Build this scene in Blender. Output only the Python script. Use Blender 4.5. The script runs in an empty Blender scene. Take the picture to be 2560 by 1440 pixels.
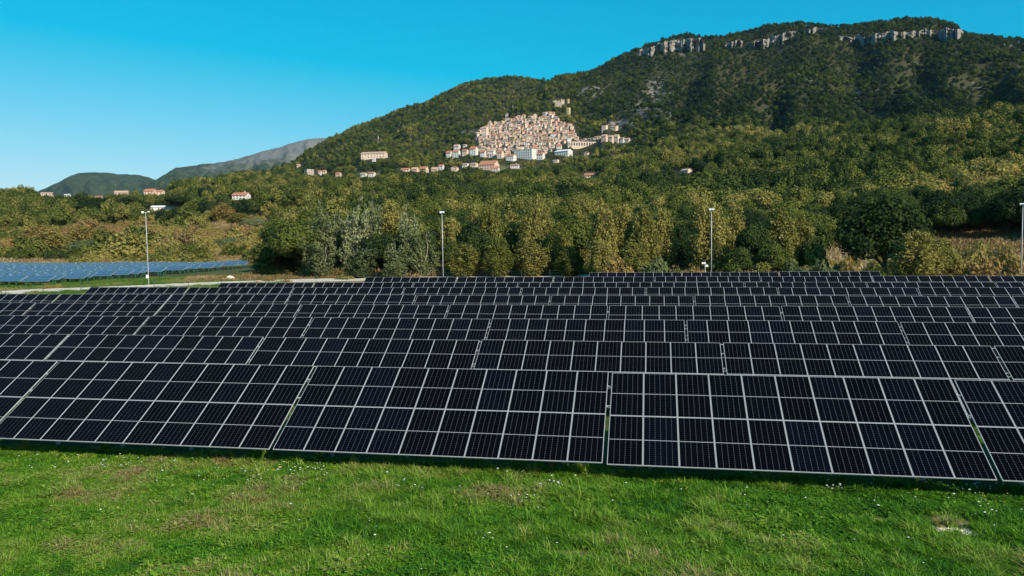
import bpy, math, random
import numpy as np
from mathutils import Vector, Matrix
from mathutils.bvhtree import BVHTree

R = math.radians
scene = bpy.context.scene
C = scene.collection

# ------------------------------------------------------------------ camera
CAMZ = 7.25
CR = np.array([0.98386160, 0.17837162, -0.01413925])
CU = np.array([0.00310802, 0.06197252, 0.99807302])
CF = np.array([-0.17890415, 0.98200966, -0.06041800])
FPX = 1908.862                                   # focal length in pixels of a 2560 px wide picture
CAM = np.array([0.0, 0.0, CAMZ])
cam_data = bpy.data.cameras.new('camera')
cam_data.sensor_width = 36.0
cam_data.lens = 36.0 * FPX / 2560.0
cam_data.clip_start = 0.1
cam_data.clip_end = 40000.0
cam = bpy.data.objects.new('camera', cam_data)
C.objects.link(cam)
cam.matrix_world = Matrix(((CR[0], CU[0], -CF[0], 0), (CR[1], CU[1], -CF[1], 0), (CR[2], CU[2], -CF[2], CAMZ), (0, 0, 0, 1)))
scene.camera = cam

# ------------------------------------------------------------------ sky, sun, exposure
SUN_EL, SUN_AZ = 32.0, 50.0                       # azimuth measured from -y (behind the camera) towards +x
sun_dir = Vector((math.sin(R(SUN_AZ)) * math.cos(R(SUN_EL)), -math.cos(R(SUN_AZ)) * math.cos(R(SUN_EL)), math.sin(R(SUN_EL))))
world = bpy.data.worlds.new('World')
scene.world = world
world.use_nodes = True
wn, wl = world.node_tree.nodes, world.node_tree.links
wn.clear()
sky = wn.new('ShaderNodeTexSky')
sky.sky_type = 'NISHITA'
sky.sun_disc = False
sky.sun_elevation = R(SUN_EL)
sky.sun_rotation = math.atan2(sun_dir.x, sun_dir.y)
sky.altitude = 300
sky.air_density = 1.0
sky.dust_density = 0.6
sky.ozone_density = 2.0
# a clear, strongly coloured autumn sky: the physical sky with a steeper tone curve per channel
bg = wn.new('ShaderNodeBackground')
bg.inputs['Strength'].default_value = 0.085
wo = wn.new('ShaderNodeOutputWorld')
sp = wn.new('ShaderNodeSeparateColor'); cb = wn.new('ShaderNodeCombineColor')
wl.new(sky.outputs[0], sp.inputs[0])
def wmath(op, a, b):
    m = wn.new('ShaderNodeMath'); m.operation = op
    for i, v in ((0, a), (1, b)):
        if isinstance(v, bpy.types.NodeSocket): wl.new(v, m.inputs[i])
        else: m.inputs[i].default_value = v
    return m.outputs[0]
wl.new(wmath('MAXIMUM', wmath('MULTIPLY', wmath('SUBTRACT', sp.outputs[0], 2.55), 1.30), 0.02), cb.inputs[0])
wl.new(wmath('MULTIPLY', wmath('POWER', sp.outputs[1], 0.675), 0.92 * 10 * 0.1 ** 0.675), cb.inputs[1])
wl.new(wmath('MULTIPLY', wmath('POWER', sp.outputs[2], 0.47), 0.98 * 10 * 0.1 ** 0.47), cb.inputs[2])
wl.new(cb.outputs[0], bg.inputs['Color'])
wl.new(bg.outputs[0], wo.inputs['Surface'])
sd = bpy.data.lights.new('sun', 'SUN')
sd.energy = 5.0
sd.angle = R(0.5)
sd.color = (1.0, 0.90, 0.74)
sun = bpy.data.objects.new('sun', sd)
C.objects.link(sun)
sun.rotation_euler = (-sun_dir).to_track_quat('-Z', 'Y').to_euler()
scene.view_settings.view_transform = 'Standard'
scene.view_settings.look = 'None'
scene.view_settings.gamma = 1.0
scene.view_settings.exposure = 0.28
scene.cycles.max_bounces = 6
scene.cycles.diffuse_bounces = 2
scene.cycles.transparent_max_bounces = 8
scene.cycles.volume_bounces = 0

# ------------------------------------------------------------------ helpers
def tag(o, label=None, cat=None, group=None, kind=None):
    if label: o['label'] = label
    if cat: o['category'] = cat
    if group: o['group'] = group
    if kind: o['kind'] = kind
    return o

def empty(name, loc=(0, 0, 0), rz=0.0):
    o = bpy.data.objects.new(name, None)
    C.objects.link(o)
    o.empty_display_size = 0.2
    o.location = loc
    o.rotation_euler = (0, 0, rz)
    return o

class MB:
    """collects simple solids and links them as one mesh object"""
    def __init__(s): s.v, s.f, s.m = [], [], []
    def add(s, vs, fs, mi=0):
        n = len(s.v)
        s.v += [tuple(map(float, a)) for a in vs]
        s.f += [tuple(i + n for i in f) for f in fs]
        s.m += [mi] * len(fs)
        return s
    def box(s, c, d, mi=0, rz=0.0):
        hx, hy, hz = d[0] / 2, d[1] / 2, d[2] / 2
        cs, sn = math.cos(rz), math.sin(rz)
        vs = []
        for z in (-hz, hz):
            for x, y in ((-hx, -hy), (hx, -hy), (hx, hy), (-hx, hy)):
                vs.append((c[0] + x * cs - y * sn, c[1] + x * sn + y * cs, c[2] + z))
        return s.add(vs, [(3, 2, 1, 0), (4, 5, 6, 7), (0, 1, 5, 4), (1, 2, 6, 5), (2, 3, 7, 6), (3, 0, 4, 7)], mi)
    def bar(s, a, b, w, h=None, mi=0, up=(0, 0, 1)):
        a, b = Vector(a), Vector(b)
        h = h or w
        t = (b - a).normalized()
        u = Vector(up)
        if abs(t.dot(u)) > 0.98: u = Vector((0, 1, 0))
        sd_ = t.cross(u).normalized(); u = sd_.cross(t).normalized()
        vs = []
        for p in (a, b):
            for x, y in ((-1, -1), (1, -1), (1, 1), (-1, 1)):
                vs.append(p + sd_ * (x * w / 2) + u * (y * h / 2))
        return s.add(vs, [(0, 1, 2, 3), (7, 6, 5, 4), (0, 4, 5, 1), (1, 5, 6, 2), (2, 6, 7, 3), (3, 7, 4, 0)], mi)
    def tube(s, pts, rad, n=6, mi=0, cap=True):
        pts = [Vector(p) for p in pts]
        base = len(s.v)
        vs, fs = [], []
        prev = None
        for i, p in enumerate(pts):
            t = (pts[min(i + 1, len(pts) - 1)] - pts[max(i - 1, 0)])
            t = t.normalized() if t.length > 1e-9 else Vector((0, 0, 1))
            ref = prev if prev is not None else (Vector((1, 0, 0)) if abs(t.x) < 0.9 else Vector((0, 1, 0)))
            u = (ref - t * ref.dot(t)).normalized(); prev = u
            w = t.cross(u)
            for k in range(n):
                a = 2 * math.pi * k / n
                vs.append(p + (u * math.cos(a) + w * math.sin(a)) * rad[i])
        for i in range(len(pts) - 1):
            for k in range(n):
                k2 = (k + 1) % n
                fs.append((i * n + k, i * n + k2, (i + 1) * n + k2, (i + 1) * n + k))
        if cap:
            fs.append(tuple(range(n - 1, -1, -1)))
            fs.append(tuple((len(pts) - 1) * n + k for k in range(n)))
        return s.add(vs, fs, mi)
    def mesh(s, name, mats, smooth=False):
        me = bpy.data.meshes.new(name)
        me.from_pydata(s.v, [], s.f)
        for m in (mats if isinstance(mats, (list, tuple)) else [mats]): me.materials.append(m)
        if any(s.m): me.polygons.foreach_set('material_index', s.m)
        if smooth: me.polygons.foreach_set('use_smooth', [True] * len(s.f))
        me.update()
        return me
    def build(s, name, mats, parent=None, smooth=False):
        return link(name, s.mesh(name, mats, smooth), parent)

def link(name, me, parent=None, mat=None):
    o = bpy.data.objects.new(name, me)
    C.objects.link(o)
    if parent is not None: o.parent = parent
    if mat is not None: o.matrix_local = mat
    return o

def np_mesh(name, V, F, mats):
    """V (n,3), F (m,k) arrays"""
    me = bpy.data.meshes.new(name)
    V = np.ascontiguousarray(V, np.float32); F = np.ascontiguousarray(F, np.int32)
    me.vertices.add(len(V)); me.vertices.foreach_set('co', V.ravel())
    k = F.shape[1]
    me.loops.add(F.size); me.loops.foreach_set('vertex_index', F.ravel())
    me.polygons.add(len(F))
    me.polygons.foreach_set('loop_start', np.arange(0, F.size, k, dtype=np.int32))
    me.polygons.foreach_set('loop_total', np.full(len(F), k, np.int32))
    for m in (mats if isinstance(mats, (list, tuple)) else [mats]): me.materials.append(m)
    me.update(calc_edges=True)
    me.validate()
    return me

def add_attr(me, name, arr):
    a = me.attributes.new(name, 'FLOAT', 'POINT')
    a.data.foreach_set('value', np.ascontiguousarray(arr, np.float32))

class NT:
    """small node builder"""
    def __init__(s, name):
        s.mat = bpy.data.materials.new(name); s.mat.use_nodes = True
        s.t = s.mat.node_tree; s.t.nodes.clear()
        s.out = s.t.nodes.new('ShaderNodeOutputMaterial')
    def n(s, typ, ins=None, **kw):
        nd = s.t.nodes.new(typ)
        for k, v in kw.items(): setattr(nd, k, v)
        for k, v in (ins or {}).items():
            if isinstance(v, bpy.types.NodeSocket): s.t.links.new(v, nd.inputs[k])
            else: nd.inputs[k].default_value = v
        return nd
    def math(s, op, a, b=None, c=None, clamp=False):
        ins = {0: a}
        if b is not None: ins[1] = b
        if c is not None: ins[2] = c
        nd = s.n('ShaderNodeMath', ins, operation=op); nd.use_clamp = clamp
        return nd.outputs[0]
    def mix(s, f, a, b, mode='MIX'):
        nd = s.t.nodes.new('ShaderNodeMix'); nd.data_type = 'RGBA'; nd.blend_type = mode
        for k, v in ((0, f), (6, a), (7, b)):
            if isinstance(v, bpy.types.NodeSocket): s.t.links.new(v, nd.inputs[k])
            else: nd.inputs[k].default_value = (v if k == 0 else (*v, 1.0) if len(v) == 3 else v)
        return nd.outputs[2]
    def ramp(s, f, stops, interp='LINEAR'):
        nd = s.t.nodes.new('ShaderNodeValToRGB'); s.t.links.new(f, nd.inputs[0])
        cr = nd.color_ramp; cr.interpolation = interp
        while len(cr.elements) > 1: cr.elements.remove(cr.elements[-1])
        cr.elements[0].position = stops[0][0]; cr.elements[0].color = (*stops[0][1], 1) if len(stops[0][1]) == 3 else stops[0][1]
        for p, c in stops[1:]:
            e = cr.elements.new(p); e.color = (*c, 1) if len(c) == 3 else c
        return nd.outputs[0]
    def noise(s, vec, scale, detail=4, rough=0.55):
        nd = s.n('ShaderNodeTexNoise', {'Scale': scale, 'Detail': detail, 'Roughness': rough})
        if vec is not None: s.t.links.new(vec, nd.inputs['Vector'])
        return nd.outputs[0]
    def maprange(s, v, a, b, c=0.0, d=1.0, smooth=False):
        nd = s.n('ShaderNodeMapRange', {0: v, 1: a, 2: b, 3: c, 4: d})
        if smooth: nd.interpolation_type = 'SMOOTHSTEP'
        return nd.outputs[0]
    def bsdf(s, col, rough=0.6, metal=0.0, spec=0.3, normal=None):
        b = s.n('ShaderNodeBsdfPrincipled')
        for k, v in (('Base Color', col), ('Roughness', rough), ('Metallic', metal), ('Specular IOR Level', spec)):
            if isinstance(v, bpy.types.NodeSocket): s.t.links.new(v, b.inputs[k])
            elif k == 'Base Color': b.inputs[k].default_value = (*v, 1)
            else: b.inputs[k].default_value = v
        if normal is not None: s.t.links.new(normal, b.inputs['Normal'])
        s.t.links.new(b.outputs[0], s.out.inputs[0])
        return b
    def bump(s, h, strength=0.3, dist=0.02):
        return s.n('ShaderNodeBump', {'Height': h, 'Strength': strength, 'Distance': dist}).outputs[0]
    def pos(s): return s.n('ShaderNodeNewGeometry').outputs['Position']
    def obj(s): return s.n('ShaderNodeTexCoord').outputs['Object']
    def attr(s, name):
        return s.n('ShaderNodeAttribute', attribute_name=name).outputs['Fac']

def simple_mat(name, col, rough=0.5, metal=0.0, var=0.12, scale=3.0, spec=0.3):
    n = NT(name)
    f = n.noise(n.obj(), scale, 4)
    c = n.mix(f, [x * (1 - var) for x in col], [min(1, x * (1 + var)) for x in col])
    n.bsdf(c, rough, metal, spec)
    return n.mat

# value noise
_rs = np.random.RandomState(7)
_tab = _rs.rand(256, 256)
def vnoise(x, y):
    xi, yi = np.floor(x).astype(int), np.floor(y).astype(int)
    fx, fy = x - xi, y - yi
    fx, fy = fx * fx * (3 - 2 * fx), fy * fy * (3 - 2 * fy)
    a = _tab[xi % 256, yi % 256]; b = _tab[(xi + 1) % 256, yi % 256]
    c = _tab[xi % 256, (yi + 1) % 256]; d = _tab[(xi + 1) % 256, (yi + 1) % 256]
    return (a * (1 - fx) + b * fx) * (1 - fy) + (c * (1 - fx) + d * fx) * fy
def fbm(x, y, o=4):
    s, a, t = 0, 1.0, 0
    for i in range(o):
        s = s + a * vnoise(x * 2 ** i + 17.3 * i, y * 2 ** i + 5.1 * i); t += a; a *= 0.5
    return s / t

def rays(px, py):
    px, py = np.asarray(px, float), np.asarray(py, float)
    return CR * ((px - 1280) / FPX)[..., None] - CU * ((py - 720) / FPX)[..., None] + CF
def at_d(px, py, D):
    v = rays(px, py); return CAM + v * (np.asarray(D, float) / np.hypot(v[..., 0], v[..., 1]))[..., None]
def at_y(px, py, Y):
    v = rays(px, py); return CAM + v * (np.asarray(Y, float) / v[..., 1])[..., None]
def plane_z(x, y): return 0.0110 * (y - 22.3) - 0.0037 * x
def pix(P):
    q = np.asarray(P, float) - CAM
    z = q @ CF
    return 1280 + FPX * (q @ CR) / z, 720 - FPX * (q @ CU) / z

# ------------------------------------------------------------------ terrain: one sheet from underfoot to the ridge
COLS = {
    -1400: [(160, None), (300, 655), (430, 600), (560, 560), (800, 520), (1100, 500), (1400, 560)],
    -300: [(160, None), (310, 655), (350, 640), (430, 602), (530, 556), (650, 525), (800, 510), (1100, 560)],
    0:    [(160, None), (312, 652), (350, 638), (430, 600), (530, 558), (650, 526), (820, 507), (1100, 560)],
    100:  [(160, None), (300, 654), (350, 632), (430, 595), (530, 552), (650, 524), (840, 508), (1100, 560)],
    200:  [(160, None), (290, 655), (350, 625), (430, 586), (530, 547), (650, 523), (850, 511), (1100, 560)],
    300:  [(160, None), (270, 657), (350, 618), (430, 578), (530, 541), (650, 518), (850, 506), (1100, 560)],
    400:  [(160, None), (240, 662), (340, 620), (430, 572), (530, 538), (650, 510), (850, 493), (1100, 560)],
    500:  [(160, None), (240, 662), (340, 612), (430, 560), (530, 524), (700, 494), (900, 477), (1200, 550)],
    600:  [(160, None), (230, 655), (330, 605), (430, 552), (530, 514), (700, 482), (950, 462), (1300, 540)],
    700:  [(160, None), (235, 640), (350, 585), (500, 508), (640, 482), (800, 456), (1000, 442), (1400, 428), (2000, 500)],
    800:  [(160, None), (235, 625), (370, 560), (510, 505), (640, 474), (800, 444), (1000, 424), (1300, 398), (1800, 362), (2400, 460)],
    900:  [(160, None), (230, 618), (370, 555), (500, 495), (620, 468), (780, 440), (950, 410), (1300, 375), (1600, 342), (1850, 316), (2400, 430)],
    1000: [(160, None), (225, 612), (360, 550), (490, 490), (620, 462), (780, 434), (950, 404), (1200, 372), (1500, 325), (1750, 292), (1900, 274), (2400, 380)],
    1100: [(160, None), (220, 608), (350, 545), (480, 492), (620, 462), (780, 432), (950, 402), (1150, 372), (1400, 320), (1700, 272), (1950, 238), (2500, 340)],
    1200: [(160, None), (220, 608), (350, 545), (480, 494), (620, 464), (760, 436), (900, 402), (1060, 356), (1230, 310), (1400, 345), (1750, 252), (2050, 209), (2600, 300)],
    1300: [(160, None), (220, 608), (350, 545), (480, 498), (620, 466), (760, 438), (900, 402), (1040, 352), (1200, 290), (1330, 264), (1480, 234), (1620, 288), (1850, 226), (2050, 202), (2600, 300)],
    1360: [(160, None), (220, 606), (345, 545), (470, 500), (610, 466), (760, 436), (900, 398), (1040, 346), (1200, 284), (1330, 256), (1540, 208), (1680, 252), (1930, 214), (2500, 300)],
    1430: [(160, None), (215, 606), (335, 545), (460, 498), (600, 460), (760, 428), (900, 388), (1040, 342), (1200, 288), (1330, 256), (1550, 216), (1800, 192), (2500, 300)],
    1500: [(160, None), (215, 606), (330, 545), (450, 495), (590, 455), (750, 420), (900, 378), (1040, 338), (1200, 294), (1350, 250), (1550, 205), (1750, 173), (2400, 300)],
    1600: [(160, None), (210, 604), (320, 540), (430, 488), (570, 442), (720, 400), (860, 358), (1000, 322), (1150, 290), (1330, 235), (1550, 172), (1760, 125), (2400, 260)],
    1700: [(160, None), (205, 602), (300, 545), (410, 482), (540, 430), (680, 385), (810, 345), (950, 325), (1120, 285), (1320, 228), (1550, 155), (1760, 95), (2400, 230)],
    1800: [(160, None), (200, 602), (290, 545), (390, 478), (510, 425), (640, 380), (780, 345), (950, 318), (1120, 272), (1320, 212), (1550, 145), (1760, 99), (2400, 230)],
    1920: [(160, None), (195, 604), (280, 550), (380, 478), (480, 425), (600, 375), (720, 348), (900, 335), (1100, 268), (1320, 198), (1550, 120), (1750, 71), (2400, 200)],
    2060: [(160, None), (190, 610), (260, 560), (350, 485), (450, 425), (570, 375), (680, 352), (860, 340), (1080, 265), (1320, 185), (1550, 112), (1740, 71), (2400, 200)],
    2200: [(160, None), (188, 612), (250, 560), (340, 482), (440, 418), (550, 360), (640, 330), (820, 345), (1060, 265), (1320, 175), (1550, 100), (1730, 59), (2400, 190)],
    2340: [(160, None), (185, 614), (245, 555), (330, 475), (430, 405), (530, 345), (620, 316), (800, 338), (1060, 260), (1300, 170), (1520, 100), (1700, 51), (2400, 190)],
    2420: [(160, None), (185, 616), (240, 555), (330, 468), (420, 398), (520, 335), (600, 308), (780, 330), (1060, 255), (1300, 172), (1520, 122), (1680, 93), (2400, 190)],
    2560: [(160, None), (185, 618), (235, 555), (320, 462), (410, 392), (500, 328), (580, 298), (760, 322), (1060, 252), (1300, 176), (1500, 132), (1660, 105), (2400, 200)],
    2900: [(160, None), (185, 612), (235, 550), (320, 450), (410, 385), (500, 330), (580, 300), (760, 330), (1060, 260), (1300, 200), (1500, 150), (1660, 130), (2400, 220)],
    4200: [(160, None), (190, 585), (250, 520), (340, 440), (430, 385), (520, 340), (600, 320), (760, 350), (1060, 300), (1300, 250), (1500, 200), (1660, 195), (2400, 260)],
}
ck = sorted(COLS)
LD = np.unique(np.concatenate([np.log(np.geomspace(9, 34, 150)), np.log(np.geomspace(34, 160, 90)), np.log(np.geomspace(160, 3200, 260)), np.log(np.geomspace(3200, 9000, 12))]))
DS = np.exp(LD)
NJ = len(DS)
def col_profile(c):
    """tan of the elevation angle against distance for one column of control points"""
    pts = COLS[c]
    ds, ts = [], []
    for D, py in pts:
        if py is None:
            a = at_d(c, 600.0, D); z = plane_z(a[0], a[1]) - CAMZ
        else:
            v = rays(c, py); z = D * v[2] / math.hypot(v[0], v[1])
        ds.append(D); ts.append(z)
    zz = np.interp(DS, ds, ts)
    # beyond the last control point settle on a level plain
    zz = np.where(DS > ds[-1], ts[-1] + (min(ts[-1], 40) - ts[-1]) * np.clip((DS - ds[-1]) / 1800.0, 0, 1), zz)
    return zz
prof = np.stack([col_profile(c) for c in ck])                    # heights relative to the camera
PXS = np.concatenate([np.linspace(-1400, -200, 41)[:-1], np.arange(-200, 2761, 5), np.linspace(2760, 4200, 49)[1:]])
ZR = np.stack([np.interp(PXS, ck, prof[:, j]) for j in range(NJ)], 1)
# soften the control polygon along distance and across columns, keep the crest
def smooth(a, n, ax):
    for _ in range(n):
        b = a.copy()
        sl = [slice(None)] * 2; lo = sl.copy(); hi = sl.copy(); md = sl.copy()
        md[ax] = slice(1, -1); lo[ax] = slice(0, -2); hi[ax] = slice(2, None)
        b[tuple(md)] = 0.25 * a[tuple(lo)] + 0.5 * a[tuple(md)] + 0.25 * a[tuple(hi)]
        a = b
    return a
ZS = smooth(smooth(ZR, 10, 1), 16, 0)
# bring the bare crest to the measured skyline, less the height of the wood on it
SKY = [(-1400, 500), (-200, 478), (0, 478), (60, 474), (100, 481), (130, 488), (200, 492), (300, 488), (360, 480), (420, 462), (470, 452), (560, 440), (640, 425), (700, 412), (760, 385), (820, 345), (900, 310),
       (960, 288), (1010, 265), (1060, 256), (1110, 229), (1160, 207), (1210, 195), (1280, 189), (1320, 193), (1350, 199), (1400, 185), (1460, 178), (1490, 170), (1530, 145), (1600, 115), (1660, 95), (1720, 80),
       (1760, 90), (1800, 87), (1850, 79), (1920, 61), (2000, 52), (2060, 61), (2140, 60), (2240, 46), (2330, 42), (2390, 60), (2410, 80), (2460, 86), (2560, 95), (2800, 110), (4200, 170)]
skp = np.interp(PXS, [a for a, b in SKY], [b for a, b in SKY])
TE0 = np.where((DS[None, :] > 600) & (DS[None, :] < 2600), ZS / DS[None, :], -9)
jm = TE0.argmax(1); Dm = DS[jm]
vv = rays(PXS, skp + 0.85 * 10.0 * FPX / Dm)
dz = (vv[:, 2] / np.hypot(vv[:, 0], vv[:, 1]) - TE0.max(1)) * Dm
wgt = np.clip((DS[None, :] / Dm[:, None] - 0.72) / 0.26, 0, 1)
ZS = ZS + wgt * wgt * (3 - 2 * wgt) * dz[:, None]
# true azimuth of each vertex follows its own height in the picture, so outlines land where they were measured
TE = ZS / DS[None, :]
py = np.full(ZS.shape, 600.0)
for _ in range(6):
    v = rays(np.broadcast_to(PXS[:, None], ZS.shape), py)
    t = v[..., 2] / np.hypot(v[..., 0], v[..., 1])
    py = py + (t - TE) * FPX
v = rays(np.broadcast_to(PXS[:, None], ZS.shape), py)
hd = np.hypot(v[..., 0], v[..., 1])
TX, TY = v[..., 0] / hd * DS, v[..., 1] / hd * DS
PZ = plane_z(TX, TY)
TZ = np.where(DS[None, :] <= 160, PZ, ZS + CAMZ)
bl = np.clip((DS - 130) / 45.0, 0, 1)[None, :]
TZ = np.where(DS[None, :] < 175, PZ * (1 - bl) + (ZS + CAMZ) * bl, TZ)
# relief: spurs and gullies on the mountain, gentle swells lower down
crest = np.array([COLS[c][-2][0] for c in ck], float)
crestD = np.interp(PXS, ck, crest)[:, None]
amp = np.clip((DS[None, :] - 650) / 400.0, 0, 1) * np.clip((crestD * 0.97 - DS[None, :]) / 350.0, 0, 1)
amp = amp * (1 - 0.85 * np.exp(-((PXS[:, None] - 1330) / 230) ** 2) * np.clip((1420 - DS[None, :]) / 150, 0, 1))
AZ = np.arctan2(TX, TY)
rid = 1 - np.abs(2 * fbm(AZ * 13 + 3 + 0.6 * fbm(TX / 260, TY / 260, 3), DS[None, :] / 900.0 + 0 * AZ, 3) - 1) * 2.2
TZ = TZ + amp * (rid * 26 - 12) * (1 + 0.7 * np.clip((PXS[:, None] - 1450) / 200, 0, 1)) + np.clip((DS[None, :] - 200) / 300, 0, 1) * np.clip((crestD - DS[None, :]) / 150 , 0, 1) * (fbm(TX / 70, TY / 70, 4) - 0.5) * 9
TZ = TZ + np.clip((34 - DS[None, :]) / 10, 0, 1) * (fbm(TX / 1.7, TY / 1.7, 3) - 0.5) * 0.10
NI = len(PXS)
TV = np.stack([TX, TY, TZ], -1)
ii, jj = np.meshgrid(np.arange(NI - 1), np.arange(NJ - 1), indexing='ij')
q0 = ii * NJ + jj
TF = np.stack([q0, q0 + NJ, q0 + NJ + 1, q0 + 1], -1).reshape(-1, 4)
TVf = TV.reshape(-1, 3)
# the rest of the circle (behind and beside the camera) and the disc underfoot: the flat field
a0, a1 = math.atan2(TX[0, 200], TY[0, 200]), math.atan2(TX[-1, 200], TY[-1, 200])
back_az = np.linspace(a1, a0 + 2 * math.pi, 40)
bD = np.array([0.0, 9.0, 30, 120, 500, 2000, 9000])
BV, BF = [], []
for a in back_az:
    for D in bD:
        x, y = D * math.sin(a), D * math.cos(a)
        BV.append((x, y, plane_z(x, y) if D < 200 else plane_z(x, y) * 200 / D))
for i in range(len(back_az) - 1):
    for j in range(len(bD) - 1):
        q = i * len(bD) + j
        BF.append((q, q + len(bD), q + len(bD) + 1, q + 1))
near_az = np.linspace(a0, a1, 30)
nb = len(BV)
for a in near_az: BV += [(0, 0, plane_z(0, 0)), (9.3 * math.sin(a), 9.3 * math.cos(a), plane_z(9.3 * math.sin(a), 9.3 * math.cos(a)) - 0.03)]
for i in range(len(near_az) - 1):
    q = nb + 2 * i
    BF.append((q, q + 2, q + 3, q + 1))
allV = np.concatenate([TVf, np.array(BV)])
allF = np.concatenate([TF, np.array(BF) + len(TVf)])
TPX, TPY = pix(TVf)
TPX, TPY = TPX.reshape(NI, NJ), TPY.reshape(NI, NJ)
bvh = BVHTree.FromPolygons([tuple(a) for a in TVf], [tuple(a) for a in TF.tolist()])
def ground_z(x, y):
    h = bvh.ray_cast(Vector((x, y, 3000.0)), Vector((0, 0, -1)))
    return h[0].z if h[0] is not None else float(plane_z(x, y))
def hit(px, py):
    v = rays(px, py)
    h = bvh.ray_cast(Vector(CAM), Vector(v).normalized())
    return np.array(h[0]) if h[0] is not None else None
#==MATERIALS==
# ------------------------------------------------------------------ ground, road
PATCH = [(2385, 1332, 0.50, 0.26, 1.0), (2365, 1308, 0.8, 0.35, 0.5), (1415, 1388, 0.62, 0.22, 0.9), (420, 1424, 0.6, 0.26, 0.85), (2170, 1298, 0.6, 0.24, 0.65),
         (745, 1215, 0.5, 0.2, 0.6), (1320, 1200, 0.5, 0.16, 0.6), (960, 1166, 1.0, 0.12, 0.6), (1215, 1180, 0.5, 0.12, 0.6)]
PW = []
for x, y, rx, ry, w in PATCH:
    h = hit(x, y); PW.append((h[0], h[1], rx, ry, w))
def bare_at(x, y):
    b = np.zeros(np.shape(x))
    wx = (fbm(np.asarray(x) * 2.3, np.asarray(y) * 2.3, 3) - 0.5) + 0.8 * (fbm(np.asarray(x) * 7 + 9, np.asarray(y) * 7, 2) - 0.5)
    for cx, cy, rx, ry, w in PW:
        dd = np.hypot((x - cx) / rx, (y - cy) / ry) + wx * 1.1
        b = np.maximum(b, w * np.clip(1.55 - dd, 0, 1))
    return b
D2 = np.broadcast_to(DS[None, :], TX.shape)
bare = np.where(D2 < 60, bare_at(TX, TY), 0.0)
# rock shows where the picture shows scars in the wood on the mountain side
def blob(px, py, rx, ry): return np.clip(1.3 - np.hypot((TPX - px) / rx, (TPY - py) / ry), 0, 1)
rock = np.zeros(TX.shape)
for b in ((1640, 235, 42, 55), (1600, 270, 40, 28), (1470, 225, 50, 28), (1665, 285, 40, 16), (1560, 310, 70, 18), (1180, 335, 45, 16), (2440, 210, 20, 12),
          (2140, 232, 40, 10), (2010, 200, 25, 8), (2520, 110, 40, 12), (2000, 345, 40, 14), (1945, 280, 30, 12), (1700, 140, 60, 10)):
    rock = np.maximum(rock, blob(*b))
rock *= (D2 > 700) * 0.58
dry = np.clip((D2 - 60) / 40, 0, 1) * np.clip((420 - D2) / 120, 0, 1)
dry = np.where((TPX < 690) & (D2 < 205), dry * 0.35, dry)
fld = np.zeros(TX.shape)
for b in ((900, 437, 70, 8), (1320, 425, 60, 8), (1380, 440, 80, 7), (1480, 425, 40, 8), (1250, 420, 60, 7)):
    fld = np.maximum(fld, blob(*b))
fld *= (D2 > 500) & (D2 < 1200)
nb2 = len(BV)
z0 = np.zeros(nb2)
n = NT('ground')
P = n.pos()
sep = n.n('ShaderNodeSeparateXYZ', {0: P})
n1, n2, n3 = n.noise(P, 0.45, 5), n.noise(P, 6.0, 4), n.noise(P, 0.03, 4)
grass = n.mix(n1, (0.040, 0.060, 0.016), (0.070, 0.085, 0.026))
grass = n.mix(n.maprange(n2, 0.55, 0.75), grass, (0.11, 0.085, 0.04))
straw = n.mix(n2, (0.24, 0.17, 0.085), (0.36, 0.27, 0.14))
straw = n.mix(n.maprange(n1, 0.45, 0.62), straw, (0.14, 0.13, 0.05))
wood = n.mix(n2, (0.030, 0.034, 0.014), (0.055, 0.050, 0.024))  # forest floor, its colour darkened for the shade under the trees
a_dry, a_wood, a_bare, a_rock, a_fld = (n.attr(k) for k in ('dry', 'wood', 'bare', 'rock', 'fld'))
c = n.mix(n.maprange(n.math('ADD', a_dry, n.math('MULTIPLY', n1, 0.5)), 0.55, 0.95), grass, straw)
c = n.mix(a_wood, c, wood)
c = n.mix(a_fld, c, n.mix(n3, (0.10, 0.12, 0.045), (0.16, 0.15, 0.07)))
earth = n.mix(n.maprange(n.noise(P, 22, 5, 0.75), 0.32, 0.68), (0.17, 0.095, 0.045), (0.40, 0.26, 0.15))
c = n.mix(n.maprange(n.math('ADD', a_bare, n.math('MULTIPLY', n.math('SUBTRACT', n2, 0.5), 0.5)), 0.25, 0.5), c, earth)
rk = n.mix(n.maprange(n.noise(P, 0.16, 6, 0.75), 0.35, 0.65), (0.05, 0.045, 0.035), (0.34, 0.30, 0.26))
c = n.mix(n.maprange(n.math('ADD', a_rock, n.math('MULTIPLY', n.math('SUBTRACT', n.noise(P, 0.085, 6, 0.75), 0.5), 3.0)), 0.35, 0.65), c, rk)
n.bsdf(c, 0.95, 0, 0.1, n.bump(n2, 0.5, 0.05))
m_ground = n.mat
me = np_mesh('ground', allV, allF, m_ground)
add_attr(me, 'dry', np.concatenate([dry.ravel(), z0]))
add_attr(me, 'wood', np.concatenate([np.clip((D2 - 330) / 60, 0, 1).ravel(), z0]))
add_attr(me, 'bare', np.concatenate([bare.ravel(), z0]))
add_attr(me, 'rock', np.concatenate([rock.ravel(), z0]))
add_attr(me, 'fld', np.concatenate([fld.ravel(), z0]))
me.polygons.foreach_set('use_smooth', [True] * len(me.polygons))
tag(link('ground', me), kind='structure')

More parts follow.
